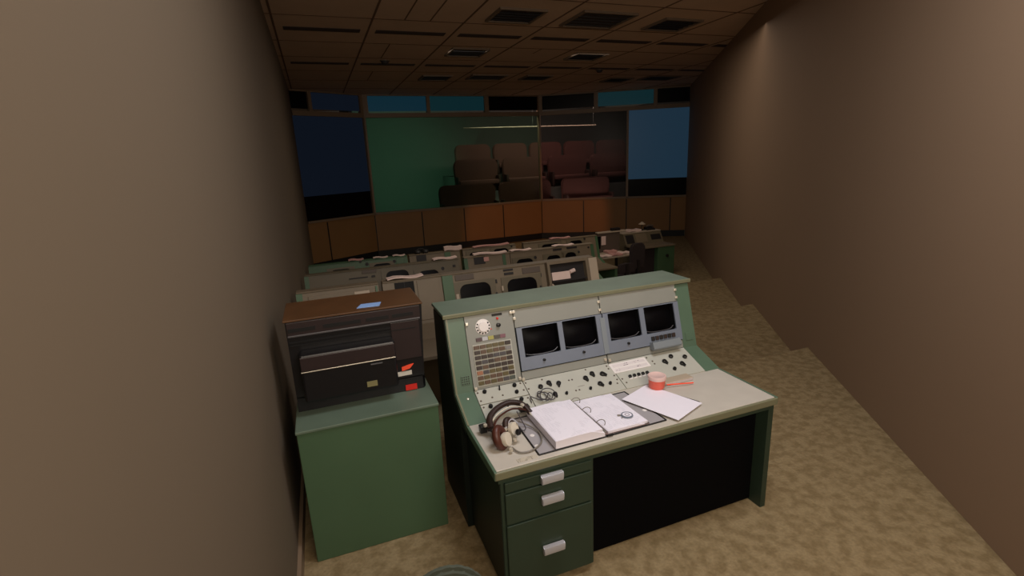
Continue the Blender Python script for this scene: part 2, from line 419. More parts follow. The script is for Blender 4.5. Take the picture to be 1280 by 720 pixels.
for (x, y, lb) in ((1.05, 9.35, 'round smoke detector on the left part of the ceiling'), (6.4, 9.9, 'round smoke detector on the right part of the ceiling')):
    t = thing('smoke_detector', lb, 'smoke detector', (x, y, CE-.06), 'smoke detectors on the ceiling')
    obj('base', MB().cyl(.10, CE-.02, CE, tr(x, y, 0)), 'vent_rim', t)
    obj('sensor', MB().lathe([(0, CE-.08), (.06, CE-.07), (.085, CE-.02), (0, CE-.02)], tr(x, y, 0)), 'vent_grey', t)

# ------------------------------------------------------------------ console profile (shared)
Y3, Y4, Z4, Y5, Z5, YB, DZ = .4626, .6861, .8276, .8119, 1.2606, 1.10, .74
def Tup(x=0, y=0, z=0): return frm((x, y+Y4, z+Z4), (1, 0, 0), (0, Y5-Y4, Z5-Z4))
def Tsl(x=0, y=0, z=0): return frm((x, y+Y3, z+DZ), (1, 0, 0), (0, Y4-Y3, Z4-DZ))
LUP, LSL = .4509, .240
def end_profile(y, z, front=False):
    return [(y+Y3, z+DZ-.04), (y+Y3, z+DZ), (y+Y4, z+Z4), (y+Y5, z+Z5), (y+YB, z+Z5), (y+YB, z), (y+.60, z), (y+.60, z+DZ-.04)]

# ------------------------------------------------------------------ the near console
W = 1.732
con = thing('control_console', 'long pale green and grey operator console with four small black monitors, nearest the viewer', 'console', (W/2, .6, 0))
up, sl = Tup(), Tsl()
for x0, x1 in ((0, .112), (1.62, W)):
    obj('end_frame', MB().prism(end_profile(0, 0), x0, x1), 'green_paint', con)
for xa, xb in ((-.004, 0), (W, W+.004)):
    obj('shade_panel', MB().prism([(Y3+.01, DZ-.05), (Y4+.02, Z4-.02), (Y5+.01, Z5-.02), (YB, Z5-.02), (YB, 0), (.60, 0), (.60, DZ-.05)], xa, xb), 'side_shade', con)  # thin skin carrying the shade of the console end as colour
obj('shade_panel', MB().box(-.004, .10, .592, .60, 0, .70), 'side_shade', con)  # dark strip put in for the shade below the end frame
core = [(Y3, DZ-.04), (Y3, DZ-.01), (Y4+.004, Z4-.012), (Y4+.11, Z4-.012), (Y5+.11, Z5-.012), (YB-.005, Z5-.012), (YB-.005, .0), (.62, 0), (.62, DZ-.04)]
obj('housing', MB().prism(core, .112, 1.62), 'green_dark_paint', con)
# raised edge along the green end frame, its vent patch and screws
ef = MB()
ef.box(.004, .014, 0, LUP, 0, .006, up); ef.box(.004, .014, 0, LSL, 0, .006, sl)
obj('edge_bead', ef, 'lip', con)
vp = obj('vent_plate', MB().box(.045, .10, .045, .098, 0, .004, up, .001), 'green_paint', con)
mb = MB()
for i in range(4):
    for j in range(4): mb.cyl(.004, .004, .0055, up @ tr(.053+i*.013, .052+j*.013, 0), 8)
obj('hole', mb, 'seam', vp)
obj('vent_plate', MB().box(1.65, 1.705, .045, .098, 0, .004, up, .001), 'green_paint', con)
obj('screw', MB().lathe([(0, 0), (.008, 0), (.007, .004), (0, .006)], sl @ tr(.062, .19, 0), 12), 'clip', con)
# top lid
lid = MB(); lid.box(-.012, W+.012, Y5-.012, YB+.005, Z5, Z5+.020, I4, .004)
lidO = obj('lid', lid, 'green_lid', con)
obj('lid_edge', MB().box(-.014, W+.014, Y5-.020, Y5-.008, Z5-.006, Z5+.020, I4, .004), 'lip', lidO)
obj('lid_groove', MB().box(.0, W, Y5-.006, Y5+.004, Z5-.012, Z5-.001), 'seam', lidO)
# desk
desk = obj('desk_top', MB().box(.012, W-.012, .012, Y3+.03, DZ-.028, DZ, I4, .003), 'desk_cream', con)
lipm = MB(); lipm.box(0, W, -.004, .012, DZ-.044, DZ-.001, I4, .006)
obj('front_edge', lipm, 'lip', desk)
for x0, x1 in ((-.002, .012), (W-.012, W+.002)):
    obj('side_edge', MB().box(x0, x1, 0, Y3, DZ-.044, DZ+.002, I4, .003), 'green_paint', desk)
obj('engraved_text', MB().box(.13, .235, .032, .062, DZ-.001, DZ+.0008), 'print_small', desk)
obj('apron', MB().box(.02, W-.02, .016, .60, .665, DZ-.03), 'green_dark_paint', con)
mb = MB(); mb.box(.065, .10, .010, .018, .712, .722); obj('slot', mb, 'black', con)
mb = MB(); mb.box(.137, .172, .010, .018, .712, .722); obj('slot', mb, 'black', con)
# drawer pedestals
def pedestal(x0):
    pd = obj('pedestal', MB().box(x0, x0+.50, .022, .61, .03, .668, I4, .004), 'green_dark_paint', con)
    obj('shade_panel', MB().box(x0-.003, x0, .024, .60, .03, .668), 'side_shade', pd)  # pedestal side skin with its shade put into the colour
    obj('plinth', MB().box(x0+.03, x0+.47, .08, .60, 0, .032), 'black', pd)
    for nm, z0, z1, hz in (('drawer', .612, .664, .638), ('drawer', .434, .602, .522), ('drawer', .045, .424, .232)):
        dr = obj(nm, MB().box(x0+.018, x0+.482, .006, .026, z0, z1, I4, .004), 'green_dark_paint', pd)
        h = MB(); T = tr(x0+.257, .004, hz)
        prof = [(0, -.024), (-.022, -.020), (-.026, .010), (-.020, .024), (0, .026), (.004, .0)]
        h.prism([(a, b_) for a, b_ in prof], -.058, .058, T)
        bmesh.ops.bevel(h.bm, geom=list(h.bm.edges), offset=.003, segments=2, affect='EDGES')
        hd = obj('handle', h, 'chrome', pd, True); hd.parent = dr
        hd['label'] = 'brushed metal cup handle'
pedestal(.03)
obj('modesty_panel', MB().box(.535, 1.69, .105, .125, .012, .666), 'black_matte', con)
obj('support_panel', MB().box(1.69, W-.004, .02, .60, .0, .70), 'green_dark_paint', con)
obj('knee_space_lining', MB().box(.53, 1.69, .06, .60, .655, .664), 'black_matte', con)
# ---- upper face: telephone panel
ph = MB(); ph.box(.114, .417, .004, .442, -.004, .006, up, .002)
php = obj('telephone_panel', ph, 'panel_beige', con)
dl = MB(); T = up @ tr(.222, .365, .006)
dl.lathe([(0, 0), (.047, 0), (.046, .002), (.035, .004), (.030, .005), (.028, .013), (0, .014)], T, 28)
dial = obj('dial', dl, 'white', php, True)
mb = MB()
for i in range(10):
    a = math.radians(150+i*27); mb.cyl(.0052, .003, .0068, up @ tr(.222+.0385*math.cos(a), .365+.0385*math.sin(a), .004), 8)
obj('finger_hole', mb, 'seam', dial)
obj('lamp', MB().lathe([(0, 0), (.008, 0), (.007, .006), (0, .008)], up @ tr(.317, .402, .006), 12), 'red', php)
obj('knob', MB().lathe([(0, 0), (.013, 0), (.012, .016), (.006, .019), (0, .019)], up @ tr(.317, .362, .006), 16), 'knob', php, True)
obj('nameplate', MB().box(.285, .35, .418, .432, .006, .008, up), 'seam', php)
obj('screw', MB().cyl(.004, 0, .003, up @ tr(.270, .345, .006), 8), 'red', php)
cols = [('k_mauve', (88, 66, 72)), ('k_white', (196, 196, 200)), ('k_yellow', (176, 170, 90)), ('k_grey', (92, 88, 78)), ('k_pink', (138, 92, 104)),
        ('k_brown', (104, 80, 62)), ('k_olive', (104, 92, 58)), ('k_dark', (62, 50, 46)), ('k_slate', (82, 78, 82)), ('k_orange', (176, 118, 88)), ('k_pale', (146, 144, 142)), ('k_teal', (84, 92, 84))]
for n_, c_ in cols: mat(n_, tuple(int(v*.86) for v in c_) if n_ not in ('k_white', 'k_yellow') else tuple(int(v*.9) for v in c_), .4, 0, .1, 30)
fr = obj('key_frame', MB().box(.140, .384, .018, .266, .004, .010, up, .001), 'panel_cream', php)
grid = [[5, 5, 6, 6, 6, 7], [7, 5, 6, 5, 5, 10], [7, 7, 7, 8, 8, 7], [7, 8, 7, 5, 5, 7], [7, 5, 7, 7, 7, 7], [9, 8, 6, 6, 7, 6], [5, 6, 5, 5, 6, 7], [6, 5, 6, 5, 8, 11]]
for r_, row in enumerate(grid):
    for c_, k_ in enumerate(row):
        x0 = .145+c_*.0392; v1 = .261-r_*.0302
        obj('key', MB().box(x0, x0+.0355, v1-.0225, v1, .008, .0165, up, .0015), cols[k_][0], php)
for i, k_ in enumerate((0, 1, 2, 3, 4)):
    obj('indicator', MB().box(.168+i*.0375, .203+i*.0375, .283, .305, .004, .011, up, .001), cols[k_][0], php)
# ---- upper face: beige strip and monitor bays
for x0 in (.420, 1.020):
    bay = obj('bay_panel', MB().box(x0+.002, x0+.596, .326, .442, -.004, .006, up, .002), 'panel_beige', con)
    obj('lower_strip', MB().box(x0+.002, x0+.596, .004, .056, -.004, .006, up, .002), 'panel_beige', bay)
def small_monitor(x0, x1, hx0, hx1, knobx, shelf):
    fr = MB(); T = up
    fr.frame((x0, x1, .062, .324), (hx0, hx1, .139, .318), .006, -.004, .014, T)
    mo = obj('monitor', fr, 'bezel_grey', con)
    rc = MB()          # recess walls
    rc.box(hx0-.006, hx0, .133, .324, -.05, .004, T); rc.box(hx1, hx1+.006, .133, .324, -.05, .004, T)
    rc.box(hx0, hx1, .318, .324, -.05, .004, T); rc.box(hx0, hx1, .133, .139, -.05, .004, T)
    obj('recess', rc, 'black', mo)
    obj('screen', MB().bulge(hx0+.002, hx1-.002, .141, .317, -.034, .026, T), 'crt', mo, True)
    lp = MB(); n_ = 12                 # curved lip under the tube, its reflected light put into the grey
    pts = []
    for i in range(n_+1):
        t = i/n_; x = hx0+.012+(hx1-hx0-.024)*t
        pts.append(T @ Vector((x, .150-.006*math.sin(math.pi*t)+(.016*max(0, (t-.88)/.12))+(.006*max(0, (.12-t)/.12)), -.004+.006*math.sin(math.pi*t))))
    lp.tube(pts, .0026, 6, sub=1); obj('tube_rim', lp, 'crt_rim', mo, True)
    if shelf:
        sh = obj('button_shelf', MB().prism([(.082, .012), (.082, .050), (.040, .058), (.030, .052), (.034, .012)], hx0+.01, hx1-.01, T @ Matrix(((1, 0, 0, 0), (0, 1, 0, 0), (0, 0, 1, 0), (0, 0, 0, 1)))), 'bezel_light', mo)
        for i in range(6):
            obj('button', MB().box(hx0+.026+i*.033, hx0+.050+i*.033, .090, .118, .014, .026, T, .002), 'k_dark' if i % 2 else 'knob_soft', sh)
    else:
        obj('knob', MB().lathe([(0, 0), (.009, 0), (.008, .012), (0, .013)], T @ tr(knobx, .105, .014), 12), 'knob', mo, True)
small_monitor(.424, .719, .459, .699, .577, False)
small_monitor(.719, 1.016, .732, .972, .853, False)
small_monitor(1.024, 1.319, 1.061, 1.300, 1.185, False)
small_monitor(1.319, 1.616, 1.337, 1.578, 1.45, True)
obj('bay_divider', MB().box(1.0, 1.035, .065, .30, .014, .018, up, .001), 'bezel_light', con)
for x, v in ((.124, .395), (.405, .425), (.423, .425), (.423, .385), (1.012, .405), (1.012, .352), (.124, .012), (.405, .022), (.425, .012), (1.0, .030), (1.03, .020), (1.612, .405), (1.612, .352)):
    obj('latch', MB().box(x-.009, x+.009, v-.009, v+.009, .004, .018, up, .003), 'clip', con)
# ---- sloping control panels with knobs
def knob(T, x, v, r, parent, pointer=False, m_='knob'):
    mb = MB(); mb.lathe([(0, 0), (r, 0), (r*.96, .012), (r*.7, .016), (0, .016)], T @ tr(x, v, .006), 16)
    if pointer: mb.prism([(-r*.9, 0), (-r*.25, -r*1.9), (r*.25, -r*1.9), (r*.9, 0)], .006, .020, T @ tr(x, v, 0) @ Matrix.Rotation(pointer, 4, 'Z'), ax='z')
    obj('knob', mb, m_, parent, True)
def toggle(T, x, v, parent):
    mb = MB(); mb.cyl(.005, 0, .006, T @ tr(x, v, .006), 10); mb.tube([T @ Vector((x, v, .01)), T @ Vector((x, v+.012, .032))], .0042, 8, sub=1)
    obj('toggle_switch', mb, 'knob', parent)
def jack(T, x, v, parent, m_='screw', r=.0045):
    obj('screw', MB().lathe([(0, 0), (r, 0), (r*.8, .003), (0, .003)], T @ tr(x, v, .005), 8), m_, parent)
p1 = obj('control_panel', MB().box(.114, .417, .126, .238, -.004, .005, sl, .002), 'panel_cream', con)
p1b = obj('control_panel', MB().box(.114, .417, .004, .120, -.004, .005, sl, .002), 'panel_cream', con)
p2 = obj('control_panel', MB().box(.421, 1.017, .004, .238, -.004, .005, sl, .002), 'panel_cream', con)
p3 = obj('control_panel', MB().box(1.021, 1.617, .004, .238, -.004, .005, sl, .002), 'panel_cream', con)
obj('seam_plate', MB().box(.112, 1.62, .0, .24, -.010, -.003, sl), 'seam', con)
for x, v, r, p_, pa in ((.169, .210, .0125, 0, p1), (.358, .212, .0125, 0, p1), (.352, .158, .0115, 0, p1), (.358, .096, .0125, 0, p1b), (.168, .094, .0125, 0, p1b), (.336, .046, .0115, 0, p1b), (.16, .04, .010, 0, p1b),
                        (.506, .158, .015, 0, p2), (.567, .175, .015, .2, p2), (.625, .155, .015, -.3, p2), (.566, .08, .014, .1, p2), (.637, .067, .009, 0, p2),
                        (.807, .151, .015, .2, p2), (.865, .175, .015, .15, p2), (.929, .155, .016, .8, p2), (.873, .083, .015, .5, p2), (.797, .063, .009, 0, p2), (.938, .069, .010, 0, p2),
                        (1.395, .149, .015, .3, p3), (1.467, .178, .015, 0, p3), (1.50, .10, .015, .3, p3), (1.56, .15, .015, 0, p3), (1.42, .07, .012, 0, p3)):
    knob(sl, x, v, r, pa, p_)
toggle(sl, .261, .205, p1); toggle(sl, .266, .072, p1b)
for x, v, pa in ((.128, .215, p1), (.128, .15, p1), (.200, .16, p1), (.265, .16, p1), (.40, .222, p1), (.40, .165, p1), (.128, .10, p1b), (.128, .02, p1b), (.40, .10, p1b),
                 (.432, .215, p2), (.432, .165, p2), (.540, .215, p2), (.70, .165, p2), (.722, .165, p2), (.705, .075, p2), (.728, .075, p2), (.845, .222, p2), (.995, .215, p2), (.995, .19, p2), (1.0, .125, p2), (1.0, .09, p2), (.985, .06, p2),
                 (1.30, .215, p3), (1.32, .175, p3), (1.32, .15, p3), (1.035, .085, p3), (1.045, .05, p3)):
    jack(sl, x, v, pa, 'far_grille', .0062)
cardp = obj('label_card', MB().box(1.012, 1.285, .138, .224, .005, .008, sl, .001), 'white', p3)
obj('printing', MB().box(1.03, 1.27, .188, .210, .008, .0088, sl), 'print_label', cardp)
obj('printing', MB().box(1.03, 1.27, .150, .172, .008, .0088, sl), 'print_label', cardp)
for i in range(5):
    x = 1.092+i*.032
    obj('button', MB().box(x-.009, x+.009, .078, .096, .005, .020, sl, .003), 'knob', p3)
    obj('button_skirt', MB().box(x-.010, x+.012, .068, .076, .005, .008, sl), 'white', p3)
obj('panel_line', MB().box(.73, .775, .10, .102, .005, .0058, sl @ Matrix.Rotation(0, 4, 'Z')), 'far_grille', p2)

# ------------------------------------------------------------------ things on the near desk
def arc(cx, cy, r, z, a0, a1, n, sx=1.0, sy=1.0):
    return [(cx+r*sx*math.cos(math.radians(a0+(a1-a0)*i/n)), cy+r*sy*math.sin(math.radians(a0+(a1-a0)*i/n)), z) for i in range(n+1)]
# desk mat
mt = thing('desk_mat', 'flat grey desk mat with a black edge under the open binder', 'desk mat', (.62, .2, DZ))
mq = [(.245, .046), (.998, .058), (.985, .44), (.255, .42)]
obj('surface', MB().prism(mq, DZ+.0005, DZ+.003, ax='z'), 'mat_grey', mt)
mb = MB()
for i in range(4):
    a, b_ = Vector(mq[i]+(DZ+.003,)), Vector(mq[(i+1) % 4]+(DZ+.003,))
    mb.tube([a, b_], .0045, 6, sub=1)
obj('edging', mb, 'rubber', mt)
for x, y in ((.285, .225), (.268, .125), (.96, .20)):
    obj('rivet', MB().lathe([(0, 0), (.013, 0), (.010, .002), (0, .002)], tr(x, y, DZ+.003), 14), 'white', mt)
# binder
ZM = DZ+.0075
bd = thing('ring_binder', 'open white ring binder with a thick stack of pages on its left', 'binder', (.62, .24, ZM))
obj('cover', MB().box(.345, .892, .058, .435, ZM, ZM+.004, I4, .001), 'cover', bd)
def stack(x0, x1, y0, y1, z0, h, curl=.0, skew=0.0):
    mb = MB(); n = 10; top = []; bot = []
    for i in range(n+1):
        t = i/n; x = x0+(x1-x0)*t
        for j, y in enumerate((y0, y1)):
            pass
        top.append([mb.bm.verts.new((x+skew*(y-y0), y, z0+h+curl*math.sin(math.pi*t)*.5 - (.022*max(0, t-.75)/.25 if curl > 0 else 0))) for y in (y0, (y0+y1)/2, y1)])
        bot.append([mb.bm.verts.new((x+skew*(y-y0), y, z0)) for y in (y0, (y0+y1)/2, y1)])
    for i in range(n):
        for j in range(2):
            mb.bm.faces.new((top[i][j], top[i+1][j], top[i+1][j+1], top[i][j+1])); mb.bm.faces.new((bot[i][j], bot[i][j+1], bot[i+1][j+1], bot[i+1][j]))
        mb.bm.faces.new((top[i][0], bot[i][0], bot[i+1][0], top[i+1][0])); mb.bm.faces.new((top[i][2], top[i+1][2], bot[i+1][2], bot[i][2]))
    for j in range(2):
        mb.bm.faces.new((top[0][j], top[0][j+1], bot[0][j+1], bot[0][j])); mb.bm.faces.new((top[n][j], bot[n][j], bot[n][j+1], top[n][j+1]))
    return mb
obj('left_pages', stack(.335, .612, .045, .412, ZM+.004, .040, .010), 'paper', bd)
mbp = MB(); mbp.box(.352, .560, .06, .40, ZM+.0485, ZM+.0500)
tp = stack(.338, .600, .048, .409, ZM+.0455, .0006, .010)
obj('top_page', tp, 'print_page', bd)
obj('right_pages', stack(.640, .890, .060, .425, ZM+.004, .012, .003, -.02), 'paper', bd)
obj('right_top_page', stack(.645, .884, .064, .421, ZM+.0172, .0006, .003, -.02), 'print_page', bd)
obj('spine_bar', MB().box(.612, .632, .07, .42, ZM+.004, ZM+.012, I4, .002), 'screw', bd)
for y in (.395, .270, .120):
    T = Matrix.Translation((.628, y, ZM+.030)) @ Matrix.Rotation(math.pi/2, 4, 'X')
    mb = MB(); mb.tube([T @ Vector((.030*math.cos(a), .026*math.sin(a), 0)) for a in [2*math.pi*i/20 for i in range(20)]], .0022, 6, closed=True, sub=1)
    obj('ring', mb, 'cord_grey', bd, True)
# stopwatch
sw = thing('stopwatch', 'small round grey stopwatch with a crown, lying on the right hand binder page', 'stopwatch', (.812, .150, ZM+.019))
T = tr(.812, .150, ZM+.0185)
obj('case', MB().lathe([(0, 0), (.030, 0), (.033, .004), (.031, .010), (.026, .011), (.026, .008), (0, .008)], T, 28), 'bezel_grey', sw, True)
obj('face', MB().cyl(.0255, .008, .0085, T, 24), 'paper', sw)
obj('subdial', MB().tube(arc(.812, .150, .012, ZM+.0275, 0, 345, 18), .0012, 5, sub=1), 'cord_dark', sw)
mb = MB(); mb.tube([(.780, .163, ZM+.024), (.764, .170, ZM+.024)], .005, 8, sub=1); obj('crown', mb, 'cord_grey', sw)
mb = MB(); mb.tube([(.776, .140, ZM+.024), (.770, .136, ZM+.024)], .003, 8, sub=1); obj('push_button', mb, 'cord_grey', sw)
# pen / clip beneath the binder
mb = MB(); mb.tube([(.625, .045, DZ+.010), (.66, .047, DZ+.010)], .006, 8, sub=1)
tag(centre(obj('pen_cap', mb, 'knob')), 'short black pen cap on the desk mat below the binder rings', 'pen cap')
# loose papers
ps = thing('paper_stack', 'blank white sheets fanned on the desk to the right of the binder', 'papers', (1.1, .25, DZ+.004))
T0 = Matrix.Translation((.905, .345, 0)) @ Matrix.Rotation(math.radians(-68), 4, 'Z')
obj('top_sheet', MB().box(0, .36, 0, .26, DZ+.014, DZ+.016, T0), 'paper', ps)
T1 = Matrix.Translation((.912, .330, 0)) @ Matrix.Rotation(math.radians(-64), 4, 'Z')
obj('folder', MB().box(0, .34, 0, .25, DZ+.008, DZ+.0135, T1), 'rubber', ps)
# cup
cu = thing('paper_cup', 'squat orange red cup with a pale lid standing on the white papers', 'cup', (1.178, .385, DZ+.016))
T = tr(1.178, .385, DZ+.016)
obj('cup_body', MB().lathe([(0, 0), (.042, 0), (.048, .01), (.050, .058), (0, .058)], T, 28), 'cup_red', cu, True)
obj('lid', MB().lathe([(.050, .056), (.054, .058), (.056, .072), (.053, .080), (.047, .081), (.041, .077), (0, .078)], T, 28), 'cup_white', cu, True)
mb = MB(); mb.tube([(1.245, .375, DZ+.022), (1.42, .345, DZ+.012)], .0045, 6, sub=1)
tag(centre(obj('pencil', mb, 'orange')), 'orange pencil lying on the desk to the right of the red cup', 'pencil')
bk = thing('log_book', 'beige book lying against the slope at the right of the red cup', 'book', (1.34, .43, DZ))
obj('book_cover', MB().box(1.25, 1.46, .395, .460, DZ+.0005, DZ+.022, I4, .003), 'far_pale', bk)
obj('page_block', MB().box(1.252, 1.456, .393, .458, DZ+.004, DZ+.018), 'paper_edge', bk)
# coiled cable hung over the sloping panel
mb = MB(); sp = [sl @ Vector((.405, .052, .012)), sl @ Vector((.410, .092, .020)), sl @ Vector((.432, .070, .024)), sl @ Vector((.46, .040, .030)), sl @ Vector((.485, .045, .030))]
for i in range(40):
    a = 3.6-i*.62; r = .030+.012*math.sin(i*.37)
    sp.append(sl @ Vector((.500+.030*math.sin(i*.155)+r*math.cos(a), .072+.008*math.sin(i*.4)+r*1.05*math.sin(a), .014+.014*abs(math.sin(i*.37)))))
mb.tube(sp, .0026, 6, sub=3)
tag(centre(obj('coiled_cable', mb, 'cord_dark', None, True)), 'thin dark cable coiled up and resting on the sloping knob panel above the binder', 'cable')

# headset
hs = thing('headset', 'brown leather headset with cream earpieces and looped cord on the near desk', 'headset', (.18, .28, DZ))
mb = MB()
pts = [(.085, .300, .79), (.105, .375, .81), (.165, .430, .825), (.245, .455, .832), (.310, .425, .822), (.335, .365, .795)]
mb.tube(pts, .020, 10, sub=6, flat=.8); obj('headband', mb, 'leather_dark', hs, True)
mb = MB(); mb.tube([(a+.004, b_-.028, c_-.012) for a, b_, c_ in pts], .0035, 8, sub=6); obj('wire_band', mb, 'ivory', hs, True)
mb = MB(); mb.tube([(a+.01, b_-.045, c_-.018) for a, b_, c_ in pts[:5]], .010, 8, sub=6, flat=.5); obj('inner_band', mb, 'leather', hs, True)
def cushion(cx, cy, cz, rx, rz, ang, mname, par, thick=.022, a0=0, a1=360):
    T = Matrix.Translation((cx, cy, cz)) @ Matrix.Rotation(ang, 4, 'Z') @ Matrix.Rotation(math.radians(70), 4, 'X')
    n = 20
    mb = MB(); mb.tube([T @ Vector((rx*math.cos(2*math.pi*i/n), rz*math.sin(2*math.pi*i/n), 0)) for i in range(n)], thick, 10, closed=True, sub=1)
    return obj('ear_cushion', mb, mname, par, True)
def earcup(cx, cy, cz, ang, par):
    T = Matrix.Translation((cx, cy, cz)) @ Matrix.Rotation(ang, 4, 'Z') @ Matrix.Rotation(math.radians(70), 4, 'X')
    mb = MB(); mb.lathe([(0, -.026), (.030, -.024), (.036, -.012), (.034, .006), (0, .008)], T, 24)
    return obj('ear_cup', mb, 'ivory', par, True)
c1 = earcup(.128, .165, .795, math.radians(48), hs); cushion(.098, .190, .797, .036, .046, math.radians(48), 'leather', c1, .021)
c2 = earcup(.190, .235, .800, math.radians(40), hs); cushion(.172, .262, .805, .028, .034, math.radians(40), 'leather_dark', c2, .016)
T = Matrix.Translation((.196, .198, .798)) @ Matrix.Rotation(math.radians(40), 4, 'Z') @ Matrix.Rotation(math.radians(70), 4, 'X')
obj('speaker_disc', MB().lathe([(0, -.012), (.014, -.012), (.017, .0), (.012, .008), (0, .008)], T @ Matrix.Scale(-1, 4, (0, 0, 1)), 16), 'knob', c2, True)
for x, y, z in ((.140, .228, .812), (.290, .365, .850), (.175, .190, .765), (.066, .330, .800), (.128, .120, .760)):
    obj('pivot', MB().lathe([(0, -.008), (.010, -.006), (.012, 0), (.010, .006), (0, .008)], tr(x, y, z), 12), 'clip', hs, True)
mb = MB(); mb.tube([(.14, .228, .812), (.175, .262, .835), (.20, .275, .83), (.215, .245, .82)], .005, 8, sub=4); obj('yoke', mb, 'chrome', hs, True)
mb = MB(); mb.box(.040, .078, .335, .372, DZ+.012, DZ+.052, I4, .004); obj('plug', mb, 'knob', hs)
mb = MB(); mb.box(.300, .360, .420, .462, DZ+.030, DZ+.062, I4, .006); obj('junction_block', mb, 'knob_soft', hs)
mb = MB(); mb.tube([(.060, .335, .775), (.075, .300, .79), (.085, .26, .79), (.10, .23, .80)], .004, 6, sub=5); obj('plug_cord', mb, 'knob_soft', hs, True)
mb = MB(); mb.tube([(.145, .150, DZ+.012), (.165, .098, DZ+.009), (.225, .088, DZ+.009), (.295, .130, DZ+.014), (.322, .215, DZ+.014), (.305, .290, DZ+.016), (.270, .325, DZ+.03), (.235, .320, DZ+.05)], .0042, 8, sub=8)
obj('cord', mb, 'cord_grey', hs, True)
mb = MB(); mb.tube([(.25, .345, .83), (.262, .300, .79), (.268, .27, .765), (.248, .262, .76), (.24, .285, .77)], .003, 6, sub=6); obj('ear_wire', mb, 'cord_dark', hs, True)

# ------------------------------------------------------------------ left: green cabinet with the television on it
cb = thing('storage_cabinet', 'plain dark green metal cabinet left of the near console, old television standing on it', 'cabinet', (-.48, 1.1, 0))
obj('body', MB().box(-.86, -.108, .667, 1.62, .0, .80, I4, .004), 'cabinet_green', cb)
obj('top', MB().box(-.865, -.104, .660, 1.625, .797, .8124, I4, .003), 'green_lid', cb)
tv = thing('television', 'old black television with a brown wooden top, seen from behind on the green cabinet', 'television', (-.48, 1.1, .8124))
zt = 1.345
Z0 = .8135
mb = MB()
mb.prism([(-.85, .90), (-.142, .90), (-.125, .925), (-.112, 1.30), (-.85, 1.30)], Z0, .90, ax='z')
obj('base_shell', mb, 'black_plastic', tv)
sh = MB()
# shell tapers: wider towards the top, back panel leans
v = [(-.85, .90, .895), (-.132, .90, .895), (-.110, 1.30, .895), (-.85, 1.30, .895), (-.85, .90, zt-.004), (-.110, .90, zt-.004), (-.100, 1.30, zt-.004), (-.85, 1.30, zt-.004)]
vs = [sh.bm.verts.new(a) for a in v]
for f in ((0, 1, 5, 4), (1, 2, 6, 5), (2, 3, 7, 6), (3, 0, 4, 7), (4, 5, 6, 7), (3, 2, 1, 0)): sh.bm.faces.new([vs[i] for i in f])
obj('back_shell', sh, 'black_plastic', tv)
obj('rear_panel', MB().box(-.845, -.125, .893, .902, 1.262, zt-.008, I4, .002), 'brown_dark_plastic', tv)
obj('rear_rail', MB().box(-.845, -.127, .888, .900, 1.256, 1.266, I4, .002), 'crt_rim', tv)
obj('lower_panel', MB().box(-.30, -.135, .893, .902, 1.02, 1.252, I4, .002), 'brown_dark_plastic', tv)
for x0, x1 in ((-.84, -.70), (-.66, -.46), (-.43, -.305), (-.285, -.165)):
    obj('vent_slot', MB().box(x0, x1, .890, .896, 1.284, 1.304), 'black', tv)
mb = MB(); mb.box(-.84, -.30, .892, .898, 1.222, 1.228); mb.box(-.84, -.16, .891, .8965, 1.205, 1.210); obj('rib', mb, 'black', tv)
hb = MB(); hb.box(-.80, -.296, .80, .90, .90, 1.175, I4, .012)
hump = obj('rear_housing', hb, 'black_plastic', tv)
obj('lit_edge', MB().box(-.80, -.300, .796, .806, 1.078, 1.083, I4, .001), 'clip', hump)  # lit line along the housing, put in as a pale strip
obj('upper_cover', MB().box(-.798, -.300, .794, .803, 1.086, 1.165, I4, .003), 'brown_dark_plastic', hump)
obj('latch', MB().box(-.44, -.375, .793, .801, 1.058, 1.064, I4, .001), 'crt_rim', hump)
obj('white_label', MB().box(-.325, -.205, .8935, .900, .917, .943), 'white_label', tv)
obj('small_label', MB().box(-.472, -.415, .797, .8005, .930, .962), 'olive_label', hump)
mb = MB(); mb.prism([(-.262, .950), (-.215, .958), (-.190, .985), (-.225, .980), (-.262, .972)], .888, .8965, ax='y')
obj('orange_reflection', mb, 'orange', tv)  # orange reflection on the rear, put in as a coloured piece
obj('red_tag', MB().box(-.250, -.182, .8935, .900, .818, .852), 'red', tv)
obj('wooden_top', MB().box(-.86, -.104, .898, 1.30, zt-.004, zt+.006, I4, .002), 'wood_top', tv)
mb = MB(); mb.prism([(-.47, .955), (-.345, .945), (-.325, 1.025), (-.44, 1.030)], zt+.0065, zt+.009, ax='z')  # blue screen glow on the top, modelled as a thin coloured piece
tag(centre(obj('blue_glow', mb, 'blue_glow')), 'pale blue screen glow on the wooden top of the television', 'card')

# ------------------------------------------------------------------ chair in the foreground
ch = thing('office_chair', 'grey green chair with a rounded back in front of the desk', 'chair', (-.35, -.95, 0))
def rounded_back(x, y, z0, z1, w, th):
    mb = MB(); pf = [(x-w/2, z0), (x+w/2, z0)]
    for i in range(13):
        a = math.pi*i/12; pf.append((x+w/2*math.cos(a), z1-.20+.20*math.sin(a)**.9 if math.sin(a) > 0 else z1-.20))
    mb.prism(pf, y, y+th, ax='y')
    bmesh.ops.bevel(mb.bm, geom=list(mb.bm.edges), offset=.012, segments=2, affect='EDGES'); return mb
obj('backrest', rounded_back(-.40, -.725, .56, .985, .30, .035), 'fabric_chair', ch, True)
obj('seat', MB().box(-.57, -.13, -1.18, -.74, .42, .48, I4, .02), 'fabric_chair', ch, True)
obj('back_support', MB().box(-.375, -.325, -.705, -.68, .38, .80), 'black', ch)
obj('post', MB().cyl(.025, .08, .42, tr(-.35, -.96, 0)), 'screw', ch)
